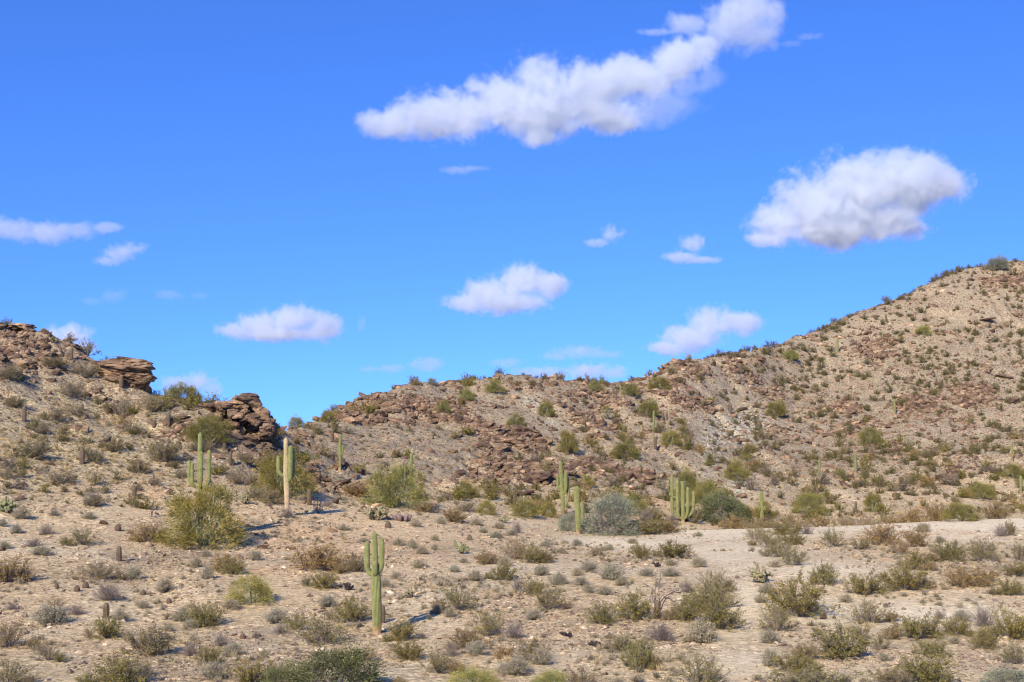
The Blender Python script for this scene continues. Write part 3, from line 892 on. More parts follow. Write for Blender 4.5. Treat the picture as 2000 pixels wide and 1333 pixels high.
# tufts of dry grass and low grey scrub: nobody could count them
def tuft(seed, nb, spread, lw):
    rs = np.random.RandomState(seed)
    az = rs.uniform(0, 6.28, nb); ti = rs.uniform(.1, spread, nb); L = rs.uniform(.5, 1.1, nb)
    d = np.stack([np.cos(az) * np.sin(ti), np.sin(az) * np.sin(ti), np.cos(ti)], 1)
    c = d * (L * .5)[:, None] + rs.normal(size=(nb, 3)) * np.array([.16, .16, 0])
    v, f = leafquads(c, d, L, lw, rs)
    v[:, 2] = np.abs(v[:, 2])
    return v, f
TUFT = [tuft(k, 46, 1.35, .07) for k in range(6)]
TUFT2 = [tuft(20 + k, 70, 1.5, .085) for k in range(6)]
M_STRAW = mat_leaf('straw'); M_SCRUB = mat_leaf('scrub')
d1 = np.clip(straw * 1.0 + 0.10 * (hill_h > .1) * front, 0, 1) * near * (1 - .7 * rocky)
tp = sample_ground(9000, -60, 2060, 80, 340, d1, 41, 1.2)
o = tag(link('dry_grass', scatter_mesh('dry_grass', tp, np.random.RandomState(4).uniform(.12, .34, len(tp)) , TUFT, M_STRAW, 11, 0)), kind='stuff'); o.color = (0.40, 0.32, 0.17, 1)
d2 = np.clip(0.2 + 1.9 * fbm2(GX * .2 + 70, GYY * .15, 4) - .9 * pale, 0.0, 1) * front * (GYY < 360)
tp = sample_ground(5200, -60, 2060, 46, 200, d2, 43, 0.9)
o = tag(link('low_scrub', scatter_mesh('low_scrub', tp, (.07 + .26 * np.random.RandomState(6).uniform(0, 1, len(tp)) ** 2), TUFT2, M_SCRUB, 12, 0)), kind='stuff'); o.color = (0.34, 0.29, 0.19, 1)

# ------------------------------------------------------------------ outcrops: heaps of jointed blocks
def outcrop(name, label, cat, blocks, Y, sub=4, rnd=.5, seed=0):
    """blocks: (photo x, photo y, half width, half height, depth offset m, tilt) in photo pixels at depth Y"""
    V, Fc, R = [], [], []; off = 0
    rs = np.random.RandomState(seed)
    for k, (px, py, rx, rz, dy, tl) in enumerate(blocks):
        s = (Y + dy) / F
        v, f = rock(seed * 50 + k, sub, 9, 0.13, (1, 1, 1), 0.018)
        v = v * np.array([rx * s * 1.12, max(rx, rz) * s * .95, rz * s * 1.15])
        c, q = math.cos(tl), math.sin(tl)
        v = np.stack([v[:, 0] * c + v[:, 2] * q, v[:, 1], -v[:, 0] * q + v[:, 2] * c], 1)
        v = v + np.array(cam_xyz(px, py, Y + dy))
        V.append(v); Fc.append(f + off); off += len(v); R.append(np.full(len(v), rs.uniform(rnd - .3, rnd + .3)))
    me = make_mesh(name, np.concatenate(V), Fc, M_ROCK, {'rnd': np.clip(np.concatenate(R), 0, 1)})
    return tag(link(name, me), label, cat)

def heap(x0, x1, top, bot, n, rx, rz, seed, tilt=.15, dy=2.0):
    rs = np.random.RandomState(seed); out = []
    for k in range(n):
        t = rs.uniform(); x = x0 + (x1 - x0) * t
        yt = np.interp(t, np.linspace(0, 1, len(top)), top); yb = np.interp(t, np.linspace(0, 1, len(bot)), bot)
        a = rx * rs.uniform(.6, 1.4); b = rz * rs.uniform(.6, 1.4)
        u = rs.uniform()
        out.append((x, yt + b + (yb - yt - b) * u, a, b, rs.uniform(-dy, dy) - u * dy * .6, tilt * rs.normal()))
    return out
outcrop('rock_outcrop', 'large overhanging brown rock jutting from the left hill skyline', 'rock outcrop', [
    (246, 713, 40, 14, 0, .04), (268, 716, 24, 14, .3, .12), (243, 701, 15, 5, -.4, .1), (216, 716, 18, 11, .5, -.1), (250, 730, 42, 12, .9, .05), (274, 735, 26, 12, .4, -.05),
    (285, 744, 15, 7, -.3, -.35), (266, 752, 22, 10, .6, -.3), (230, 745, 26, 13, .2, .15), (205, 735, 16, 10, .6, .1), (243, 760, 30, 14, .8, 0), (215, 760, 22, 10, .3, .1), (290, 732, 9, 5, -.2, .2),
    (196, 722, 12, 6, 1, 0), (256, 772, 30, 12, 1.2, .1), (222, 776, 26, 10, 1.0, 0)], 130.5, rnd=.6, seed=3)
cl = [(480, 776, 18, 8, 0, 0), (470, 783, 16, 10, .5, .1), (495, 784, 15, 10, .2, .3), (455, 790, 18, 10, 1, 0), (435, 792, 18, 9, .6, .1), (415, 795, 18, 9, .8, -.1),
      (508, 800, 13, 10, .2, .5), (518, 812, 12, 12, .2, .7), (526, 828, 9, 14, .3, .1), (529, 842, 7, 12, .3, 0), (400, 800, 14, 7, 1.2, 0), (470, 830, 40, 28, 4.5, 0), (500, 835, 30, 26, 3.5, 0), (500, 805, 18, 16, 2.2, 0), (480, 800, 24, 16, 2.5, 0), (450, 810, 24, 16, 2.8, 0), (430, 815, 30, 16, 4, 0), (515, 830, 15, 24, 2, 0)]
cl += heap(410, 525, [798, 785, 780, 790, 822], [830, 845, 850, 860, 858], 90, 8.5, 5.5, 5, .25, 1.4)
outcrop('cliff_outcrop', 'rounded cliff of brown jointed blocks at the end of the left ridge', 'rock outcrop', cl, 126, 3, rnd=.58, seed=5)
outcrop('rock_outcrop', 'dark rocky crag on the top left skyline', 'rock outcrop',
    [(48, 638, 18, 6, 0, .1), (30, 645, 22, 7, .5, 0), (55, 650, 16, 8, -.3, .1), (10, 648, 22, 8, .5, 0), (38, 660, 26, 8, -.6, .1), (85, 660, 14, 5, .6, .2), (92, 672, 18, 8, 0, .3), (108, 682, 16, 8, -.5, .4)] +
    heap(-20, 130, [648, 655, 690], [690, 700, 730], 70, 9, 5, 6, .25, 1.5), 136, 3, seed=6)
def ground_heap(name, label, px, py, n, w, h, rx, rz, seed, rnd=.5, big=None):
    p = at(px, py); rs = np.random.RandomState(seed); bl = []
    V, Fc, R = [], [], []; off = 0; kept = []
    n = int(n * 4.2); rx *= .48; rz *= .5
    for k in range(n):
        x, y = px + np.clip(rs.normal(), -1.4, 1.4) * w * .55, py + np.clip(rs.normal(), -1.4, 1.4) * h * .5
        if k == 0: x, y = px, py
        q = at(x, y); s = q.y / F
        a = rx * s * rs.uniform(.5, 1.4) * (2.6 if k == 0 else 1); b = rz * s * rs.uniform(.6, 1.3) * (1.6 if k == 0 else 1)
        v, f = rock(seed * 70 + k, 3, 10, .07, (1, 1, 1)); v = v * np.array([a, a * .8, b]); v = rotz(v, rs.normal() * .5); v[:, 2] += v[:, 0] * rs.normal() * .15
        cen = np.array([q.x, q.y, q.z + b * .25])
        if kept and min(np.linalg.norm(cen - c0) / (a0 + min(a, b) * .8) for c0, a0 in kept) > .62: continue
        kept.append((cen, min(a, b) * .8)); v = v + cen; V.append(v); Fc.append(f + off); off += len(v); R.append(np.full(len(v), np.clip(rs.normal(rnd, .18), 0, 1)))
    return tag(link(name, make_mesh(name, np.concatenate(V), Fc, M_ROCK, {'rnd': np.concatenate(R)})), label, 'rock outcrop')
for a in [
 ('dark craggy outcrop near the top of the middle hill on its left', 748, 788, 12, 26, 9, 17, 9, 41), ('long rusty outcrop along the left shoulder of the middle hill', 765, 822, 16, 50, 14, 17, 7, 42),
 ('knobbly dark outcrop beside a palo verde on the middle hill', 840, 798, 12, 24, 9, 13, 9, 43), ('broad dark slab left of the middle hill centre', 1028, 842, 8, 26, 6, 24, 9, 44, .25),
 ('tilted tan slab on the middle hill', 990, 862, 3, 14, 4, 18, 6, 45, .93), ('pointed dark rock stack right of the middle hill centre', 1172, 828, 14, 28, 12, 14, 10, 46, .3),
 ('dark layered ledge above the two-stemmed saguaro', 1055, 938, 14, 36, 14, 22, 7, 47, .3), ('reddish ledge low on the middle hill', 1020, 965, 10, 50, 9, 18, 6, 48, .5),
 ('dark boulder pile in the gully left of the round palo verdes', 660, 948, 12, 26, 12, 17, 10, 49, .3), ('dark rocks in the shade under the rounded cliff', 590, 890, 14, 26, 18, 14, 9, 50, .25),
 ('black ledge of rocks on the skyline saddle between middle and right hills', 1330, 712, 16, 32, 6, 12, 7, 51, .2), ('small dark knob at the left end of the skyline ledge', 1306, 722, 4, 8, 4, 10, 6, 52, .15),
 ('rusty block pile halfway up the right hill', 1660, 808, 16, 28, 18, 12, 7, 53, .5), ('dark ledge crossing the right hill beside a saguaro', 1785, 792, 16, 48, 8, 15, 5, 54, .3),
 ('flat purple ledge low on the right hill', 1850, 946, 10, 34, 7, 20, 4, 55, .35), ('layered ledge at the right edge of the right hill', 1962, 738, 12, 30, 8, 18, 5, 56, .4),
 ('rust-red slab near the right edge of the right hill', 1975, 785, 5, 20, 8, 20, 11, 57, .5), ('low rust-red ledge high on the right hill', 1925, 625, 8, 30, 5, 16, 5, 58, .5),
 ('dark rock cluster on the left part of the right hill', 1573, 757, 10, 22, 5, 11, 6, 59, .3), ('reddish ledge at the foot of the middle hill', 1245, 925, 12, 40, 9, 15, 6, 60, .45),
 ('dark ledge right of the round bushes on the middle hill', 1262, 945, 10, 36, 9, 16, 6, 61, .3), ('rocky rib on the left hill below the overhanging rock', 350, 818, 12, 34, 9, 15, 6, 62, .45),
 ('dark rocks below the crag at top left', 100, 745, 12, 40, 14, 13, 7, 63, .3), ('flat ledge high on the middle hill right side', 1160, 775, 10, 30, 8, 16, 5, 64, .5),
 ('dark outcrop above the pale scree patch', 1450, 800, 10, 26, 9, 12, 6, 65, .35), ('square red block on the right hill', 1915, 758, 3, 8, 3, 12, 8, 66, .6)]:
    ground_heap('rock_outcrop', *a)
# ------------------------------------------------------------------ saguaros and other cacti (photo pixels)
cactus('saguaro', '', 737, 1238, 198, 9.0, [(-17, .3, 122, 180, 5.2, 112), (11.5, -.3, 126, 179, 5.3, 118), (11, 3.5, 130, 186, 4.8, 116), (-.5, -9.5, 117, 143, 5.2, 115)], M_SAG,
       'tall green saguaro with four short arms standing alone in the foreground', lean=-7, waist=([0, .06, .3, .55, .64, .7, 1], [.72, .86, 1.02, 1.04, .78, .6, .55]), ribs=20)
cactus('saguaro', '', 390, 1058, 213, 5.6, [(-21, -1, 117, 158, 3.4, 104), (-14, -6, 112, 154, 3.4, 104), (3.5, -9, 112, 176, 3.9, 104), (17, 0, 114, 179, 4.0, 100)], M_SAG,
       'saguaro with four upturned arms rising out of a round palo verde', lean=-2, waist=([0, .4, .5, .75, 1], [1, 1.05, .8, .85, .7]))
cactus('saguaro', '', 561, 1008, 153, 5.6, [(-16, -1, 86, 118, 3.6, 76), (8, -5, 72, 138, 4.6, 66), (12, 5, 78, 128, 3.6, 68)], M_SAGOLD,
       'scarred tan saguaro with three arms in front of a palo verde', lean=-4.5, waist=([0, .15, .35, .6, .8, 1], [.72, .8, .95, 1.02, .75, .72]), ribs=16, arm_mat=M_SAG)
cactus('saguaro', '', 664, 920, 70, 2.7, [(-3.4, 0, 34, 54, 1.6, 30), (4.6, 0, 33, 50, 1.9, 30)], M_SAG, 'small slender saguaro with short arms in the rocky gully', ribs=12)
cactus('saguaro', '', 803, 978, 93, 3.3, [], M_SAG, 'single-stem saguaro poking out of a wide palo verde', ribs=12)
cactus('saguaro', '', 1100, 1004, 103, 3.7, [(-8.5, 0, 52, 77, 2.4, 44), (7, -4, 46, 84, 3.3, 38), (11, 4, 30, 72, 3.1, 14)], M_SAG, 'leaning saguaro with crowded arms left of the grey tree', lean=-5, ribs=14)
cactus('saguaro', '', 1130, 1043, 94, 5.6, [], M_SAG, 'straight single-stem saguaro at the left side of the grey tree', lean=-4, waist=([0, .2, .5, .9, 1], [.66, .8, .95, 1, .95]), ribs=18)
cactus('saguaro', '', 1138, 1036, 58, 3.4, [], M_SAG, 'short young saguaro half hidden between the grey tree and a taller saguaro', ribs=14)
cactus('saguaro', '', 1334, 1020, 80, 3.6, [(-21, 1, 16, 92, 3.4, 7), (-11, -3, 15, 84, 3.3, 6), (9, -3, 17, 69, 3.3, 6), (21, 1, 22, 60, 3.0, 8), (-25, -2, 50, 58, 2.2, 47)], M_SAG,
       'candelabra saguaro with five parallel upright stems by the wash', ribs=14)
cactus('saguaro', '', 1488, 1020, 61, 3.4, [(-6, -3, 27, 31, 2.6, 24), (6, -3, 27, 31, 2.4, 24)], M_SAG, 'pale saguaro with knobby stub arms behind the wash shrubs', ribs=12)
for px, py, H, r, ln, lb in [(1600, 936, 40, 2.0, 1, 'thin saguaro with a dark foot low on the right hill'), (1671, 926, 40, 2.1, 0, 'thin saguaro on the right slope beside a flat ledge'),
        (1748, 812, 33, 2.2, -1, 'small saguaro high on the right hill in front of a dark ledge'), (1277, 842, 40, 2.0, 0, 'slim pale saguaro between palo verdes on the middle hill'),
        (1977, 904, 38, 2.1, 0, 'thin saguaro beside a palo verde at the right edge'), (1994, 965, 36, 2.6, 0, 'saguaro cut by the right edge near the wash'),
        (1636, 690, 30, 2.0, 0, 'slim saguaro near the skyline of the right hill'), (1212, 768, 16, 1.4, 0, 'tiny saguaro just below the skyline right of the middle summit'), (1724, 666, 18, 1.6, 0, 'small saguaro below the skyline of the upper right hill')]:
    cactus('saguaro', '', px, py, H, r, [], M_SAG, lb, lean=ln, ribs=10)
cactus('dead_saguaro', '', 1604, 942, 14, 2.2, [], M_DEAD, 'short black cactus stump beside a thin saguaro on the right hill', lean=3, ribs=8, cat='cactus')
BAR = [(47, 824, 31, 4.3), (160, 907, 33, 4.8), (262, 969, 20, 4.6), (232, 1096, 31, 5.2), (207, 1208, 32, 6.2), (604, 987, 33, 4.4), (747, 1217, 37, 5.0), (161, 801, 13, 3), (301, 836, 13, 3.6), (438, 882, 17, 3.4),
       (450, 909, 27, 3.4), (454, 909, 13, 4), (237, 757, 22, 4.2), (1284, 1208, 37, 6.0), (1295, 1212, 12, 5), (1608, 1209, 15, 6), (1629, 1209, 9, 3.6)]
for px, py, H, r in BAR:
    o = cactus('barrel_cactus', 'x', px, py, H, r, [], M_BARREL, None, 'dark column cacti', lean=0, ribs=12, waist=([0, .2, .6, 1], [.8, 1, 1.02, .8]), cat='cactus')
    register(o, 'b', px, py, 'short dark' if H > 18 else 'stubby dark', 'column cactus', r)
for px, py, r in [(110, 1150, 4.6), (150, 1156, 6), (167, 1149, 6), (279, 1163, 5), (917, 1055, 5), (1407, 1029, 4.5), (1446, 1029, 4), (1456, 1029, 4.5), (1473, 1030, 4), (1487, 1031, 4), (1498, 1029, 4.5), (1503, 1032, 4), (230, 1037, 6), (474, 1248, 5), (330, 1179, 5), (758, 1031, 6), (1190, 1248, 5)]:
    p = at(px, py); s = p.y / F
    me = column_mesh('barrel_cactus', [(0, 0, -.05), (0, 0, r * s * .9), (0, 0, r * s * 2.1)], r * s, M_BARREL, 12, waist=([0, .3, .6, 1], [.75, 1, 1, .75]), n=14)
    o = link('barrel_cactus', me, None, (p.x, p.y, p.z)); tag(o, None, 'cactus', 'round ball cacti')
    register(o, 'b', px, py, 'round reddish-brown', 'ball cactus', r)
# tiny column cacti dotted over the slopes
rs = np.random.RandomState(77)
cp = sample_ground(30, 20, 1990, 110, 320, np.where(hills, .5, 0), 51, 1.2)
_tiny = [column_mesh('barrel_cactus', [(0, 0, -.05), (0, 0, .5), (0, 0, 1.0 + .2 * k)], .12 + .02 * k, M_BARREL, 10, n=14) for k in range(4)]
for p in cp:
    o = link('barrel_cactus', _tiny[rs.randint(4)], None, tuple(p), 0, rs.uniform(.7, 1.25))
    z = zone_name(p); tag(o, None, 'cactus', f'tiny cacti dotted over the {z} hill'); qx, qy = project(*p); register(o, 'c', qx, qy, 'tiny dark', 'column cactus', 1)

# chollas: forked chains of spiny joints
M_CHOLLA = mat_cactus('cholla_skin', (0.10, 0.09, 0.045), (0.36, 0.32, 0.18), (0.12, 0.09, 0.07), 0.02, 0.25)
M_CHOLLAG = mat_cactus('green_cholla_skin', (0.09, 0.11, 0.045), (0.25, 0.26, 0.12), (0.12, 0.09, 0.07), 0.02, 0.2)
M_BLACK = mat_bark('blackened_joints', (0.025, 0.02, 0.018), (0.07, 0.055, 0.05))
M_HEDGE = mat_cactus('hedgehog_skin', (0.11, 0.08, 0.075), (0.28, 0.2, 0.18), (0.2, 0.15, 0.15), -1, -.5)
def joint_set(name, seed, w, h, nj, jr, mat, upright=.3, jl=2.4, trunk=True):
    rs = np.random.RandomState(seed)
    V, Fc, RB = [], [], []; off = 0
    tips = [(np.array([0, 0, 0.02]), np.array([0, 0, 1.0]))]
    pts = []
    for k in range(nj):
        if k < 7 or not trunk:
            az = rs.uniform(0, 6.28); rr = math.sqrt(rs.uniform(0, 1)) * (w / 2 if not trunk else w * .12)
            b = np.array([math.cos(az) * rr, math.sin(az) * rr, .01]); d = unit(np.array([math.cos(az) * rr * 2 / w, math.sin(az) * rr * 2 / w, .8 + upright]) + rs.normal(size=3) * .2)
        else:
            b, d0 = pts[rs.randint(len(pts))]
            d = unit(d0 * .5 + np.array([b[0] / w * 1.8, b[1] / w * 1.8, upright]) + rs.normal(size=3) * .65)
        L = jr * jl * rs.uniform(.8, 1.3)
        e = b + d * L
        if trunk and (e[2] > h or abs(e[0]) > w * .52 or abs(e[1]) > w * .52 or e[2] < .02): continue
        pts.append((e, d))
        P = np.array([b + (e - b) * t for t in np.linspace(0, 1, 6)])
        v, f, tri, rb = tube(P, jr * np.array([.55, .9, 1, .95, .75, .4]), 6, 0, .25, 2)
        rb = np.clip(rb + rs.uniform(-.2, .4), 0, 1)
        V.append(v); Fc += [f + off, tri + off]; RB.append(rb); off += len(v)
    return make_mesh(name, np.concatenate(V), Fc, mat, {'rib': np.concatenate(RB), 'rnd': np.concatenate(RB)}, smooth=True)
for px, py, w, h, nj, jr, mat, nm, lb in [
  (731, 1017, 56, 28, 230, 2.3, M_CHOLLA, 'cholla', 'low spreading cholla with pale joints by the wash'), (1491, 1139, 52, 40, 230, 2.2, M_CHOLLA, 'cholla', 'pale cream cholla clump beside the bare track'),
  (902, 1082, 34, 25, 130, 1.7, M_CHOLLAG, 'cholla', 'small rounded green cholla on open sand'), (16, 1002, 38, 36, 170, 2.0, M_CHOLLAG, 'cholla', 'green cholla at the left edge'),
  (583, 1096, 18, 30, 60, 2.1, M_CHOLLA, 'cholla', 'little upright cholla with a dark stem and pale head'), (985, 1023, 30, 14, 90, 1.6, M_CHOLLA, 'cholla', 'flat dark cholla below the yellow-green palo verdes'),
  (800, 1168, 32, 30, 120, 1.7, M_CHOLLA, 'cholla', 'yellowish cholla right of the front saguaro'), (478, 985, 20, 20, 60, 1.8, M_CHOLLA, 'cholla', 'small dark cholla between the two big left saguaros'),
  (1161, 1263, 30, 9, 70, 2.0, M_BLACK, 'dead_cholla', 'black fallen cholla joints lying on pale gravel'), (1110, 1246, 40, 8, 60, 1.8, M_BLACK, 'dead_cholla', 'thin scatter of black cholla joints below the grey shrubs'),
  (680, 1153, 20, 14, 50, 2.0, M_BLACK, 'dead_cholla', 'blackened cholla beside an olive creosote'), (1283, 1108, 20, 8, 40, 1.8, M_BLACK, 'dead_cholla', 'small black cholla remains near the dark creosote'), (1731, 1187, 20, 8, 40, 1.6, M_DEAD, 'dead_cholla', 'brown cholla remains on the pale flat')]:
    p = at(px, py); s = p.y / F
    tag(link(nm, joint_set(nm, px, w * s, h * s, nj, jr * s, mat), None, (p.x, p.y, p.z)), lb, 'cholla')
p = at(785, 1018); s = p.y / F
tag(link('hedgehog_cactus', joint_set('hedgehog_cactus', 4, 23 * s, 16 * s, 24, 3.2 * s, M_HEDGE, .6, 3.4, False), None, (p.x, p.y, p.z)), 'clump of purple-grey hedgehog cactus stems by the wash', 'cactus')

# bare dead wood
def dead_wood(name, label, px, py, branches, r0, seed=0, mat=None):
    """branches: lists of photo-pixel offsets (dx, dz up) from the foot"""
    p = at(px, py); s = p.y / F; rs = np.random.RandomState(seed); a = Acc()
    for br in branches:
        n = len(br); dy = rs.normal() * 4
        P = np.array([[x * s, dy * s * k / n, z * s] for k, (x, z) in enumerate(br)])
        q, u, L = smooth_path(P, 10); q[1:] += rs.normal(size=(9, 3)) * s * .5
        r = r0 * s * np.linspace(1, .35, 10)
        v, f = prisms(q[:-1], q[1:], r[:-1], r[1:]); a.add(v, f, .5)
        for k in range(3, 10):
            for _ in range(2):
                d = unit(q[k] - q[k - 1] + rs.normal(size=3) * L * .08) * L * rs.uniform(.08, .25)
                v, f = prisms(q[k:k + 1], (q[k] + d)[None], np.array([r[k] * .6]), np.array([r[k] * .3])); a.add(v, f, .5)
    return tag(link(name, a.mesh(name, mat or M_DEAD), None, (p.x, p.y, p.z)), label, 'dead tree')
dead_wood('dead_tree', 'dark bare branching snag rising from creosote in the foreground', 1288, 1206, [[(0, 0), (-4, 22), (-8, 45), (-6, 72)], [(0, 0), (2, 30), (14, 42), (42, 56), (50, 60)], [(0, 5), (-1, 50), (4, 90)], [(0, 10), (14, 36), (28, 28), (30, 18)], [(-2, 10), (-14, 40), (-12, 58)]], 1.5, 3)
dead_wood('dead_tree', 'arching bare twigs above the tangle at the right', 1930, 1222, [[(0, 0), (-14, 30), (-36, 50), (-58, 52)], [(0, 0), (10, 40), (8, 62)], [(0, 0), (-30, 20), (-50, 36), (-66, 38)], [(4, 0), (18, 30), (30, 44)]], .8, 4)
dead_wood('dead_shrub', 'forked grey dead shrub left of the round palo verde', 296, 1010, [[(0, 0), (-1, 14), (-5, 26)], [(0, 0), (3, 16), (2, 34)], [(0, 8), (8, 18)]], 1.3, 5)
dead_wood('dead_shrub', 'bare grey upright shrub right of the scarred saguaro', 622, 1003, [[(0, 0), (x, 12), (x * 1.6, 22)] for x in (-8, -5, -2, 1, 4, 8)], 1.1, 6)
dead_wood('dead_shrub', 'thin reddish dry shrub behind the front saguaro', 756, 1090, [[(0, 0), (x, 16), (x * 1.5, 36)] for x in (-6, -3, 0, 3, 6)], .8, 7, mat_bark('red_twig', (.2, .12, .07), (.36, .24, .15)))
dead_wood('dead_shrub', 'spindly dark stem left of the scarred saguaro', 511, 957, [[(0, 0), (0, 8), (-1, 15)], [(0, 8), (3, 14)]], 1.2, 8)
# ------------------------------------------------------------------ trees
G = 'palo verde trees'
for px, py, w, h, lib, tint, lb in [
 (397, 1068, 178, 140, 'palo', 'olive', 'big round olive palo verde around the foot of a tall saguaro'),
 (556, 968, 132, 100, 'palo', 'olive', 'round palo verde behind the scarred tan saguaro'),
 (773, 990, 130, 96, 'palo', 'green', 'wide yellow-green palo verde with a saguaro poking through it'),
 (1022, 1010, 78, 38, 'palo', 'green', 'low yellow-green palo verde at the foot of the middle hill'),
 (950, 1005, 44, 32, 'palo', 'green', 'small yellow-green palo verde left of a lower wider one'),
 (1072, 1010, 38, 34, 'palo', 'olive', 'narrow olive palo verde left of the leaning saguaro'),
 (412, 866, 108, 62, 'palo', 'olive', 'loose palo verde in front of the rounded cliff'),
 (364, 786, 76, 42, 'mesquite', 'green', 'green tree on the left skyline between overhanging rock and cliff'),
 (507, 856, 40, 34, 'palo', 'olive', 'olive bush at the foot of the rounded cliff'),
 (1235, 1008, 70, 50, 'palo', 'green', 'palo verde behind the right side of the grey tree'),
 (1582, 1006, 72, 52, 'palo', 'green', 'round palo verde on the far side of the wash'),
 (1706, 1000, 48, 44, 'palo', 'olive', 'upright palo verde at the foot of the right hill'),
 (1916, 975, 60, 38, 'palo', 'green', 'palo verde low on the right hill near the edge'),
 (1877, 1018, 82, 42, 'palo', 'green', 'palo verde standing along the right part of the wash'),
 (1437, 937, 60, 42, 'palo', 'olive', 'rounded olive palo verde in the drainage between two hills'),
 (1984, 935, 56, 30, 'palo', 'olive', 'low palo verde beside a thin saguaro at the right edge'),
 (1340, 966, 58, 58, 'palo', 'green', 'palo verde behind the candelabra saguaro'),
 (1405, 1022, 112, 66, 'mesquite', 'darkgreen', 'dense dark green tree right of the candelabra saguaro'),
 (1448, 1018, 54, 44, 'mesquite', 'darkgreen', 'smaller dark green tree at the right end of the dense one'),
 (1375, 985, 60, 50, 'palo', 'green', 'green tree above and behind the dense dark green one'),
 (1220, 895, 62, 42, 'mesquite', 'green', 'dark round palo verde on the middle hill'),
 (1310, 869, 52, 34, 'palo', 'green', 'bright round palo verde beside a slim saguaro on the middle hill'),
 (1266, 814, 46, 38, 'mesquite', 'green', 'dark palo verde above a slim saguaro on the middle hill'),
 (1108, 884, 44, 50, 'palo', 'olive', 'tall loose palo verde below the pointed rock stack'),
 (1066, 813, 44, 34, 'palo', 'green', 'round palo verde beside the grey gravel chute'),
 (1010, 836, 44, 30, 'palo', 'green', 'palo verde above the broad dark slab'),
 (866, 811, 34, 30, 'palo', 'green', 'palo verde behind the knobbly outcrop'),
 (965, 767, 46, 28, 'palo', 'green', 'round palo verde just below the middle summit'),
 (913, 782, 36, 26, 'palo', 'yellow', 'pale palo verde on the upper left of the middle hill'),
 (1164, 764, 34, 30, 'palo', 'green', 'palo verde standing against the sky right of the middle summit'),
 (1287, 761, 56, 28, 'palo', 'olive', 'wide palo verde below the black skyline ledge'),
 (1230, 772, 36, 24, 'palo', 'olive', 'low palo verde in the skyline saddle'),
 (579, 836, 36, 26, 'mesquite', 'greygreen', 'pale round tree alone in the sky gap'),
 (640, 824, 36, 28, 'palo', 'green', 'small green tree on the left skyline of the middle hill'),
 (845, 752, 28, 15, 'grey', 'greygreen', 'grey-green bush on the skyline left of the middle summit'),
 (913, 972, 58, 36, 'palo', 'olive', 'hazy olive palo verde right of the wide yellow-green one'),
 (1514, 813, 48, 35, 'mesquite', 'green', 'round palo verde right of the pale scree'),
 (1697, 869, 56, 40, 'palo', 'green', 'large palo verde in the middle of the right hill'),
 (1543, 704, 40, 25, 'palo', 'yellow', 'pale palo verde near the skyline of the right hill'),
 (1946, 527, 52, 30, 'mesquite', 'greygreen', 'lone bush standing on the right skyline'),
 (1805, 655, 40, 23, 'palo', 'yellow', 'bright yellow-green bush high on the right hill'),
 (1490, 1012, 50, 36, 'palo', 'olive', 'sparse palo verde around the pale knobby saguaro'),
 (492, 1178, 104, 58, 'flat', 'yellow', 'bright yellow-green low palo verde shrub on the open left flat'),
 ]:
    plant(lib, 'palo_verde_tree' if lib in ('palo', 'flat') else 'mesquite_tree', 'tree', '', px, py, w, h, tint, 'trees scattered over flats and hills', label=lb)
plant('grey', 'ironwood_tree', 'tree', '', 1188, 1044, 142, 92, 'greygreen', None, label='broad grey twiggy tree right of the single-stem saguaro')
plant('grey', 'ironwood_tree', 'tree', '', 1108, 1038, 50, 46, 'greygreen', None, label='small grey twiggy tree left of the single-stem saguaro')
for px, py, w, h, lb in [(655, 1352, 190, 100, 'dark green mesquite at the lower edge below the front saguaro'), (548, 1352, 110, 62, 'dark green mesquite at the lower edge left of the larger one'),
                         (1965, 1350, 100, 52, 'grey-green low tree in the lower right corner')]:
    plant('mesquite', 'mesquite_tree', 'tree', '', px, py, w, h, 'greygreen' if px > 1900 else 'darkgreen', None, label=lb)
for px, py, w, h, lb in [(925, 1350, 120, 46, 'yellow-green bush top at the lower edge right of the dark mesquite'), (1072, 1350, 84, 44, 'yellow-green bush top at the lower edge left of centre')]:
    plant('flat', 'palo_verde_tree', 'tree', '', px, py, w, h, 'yellow', None, label=lb)

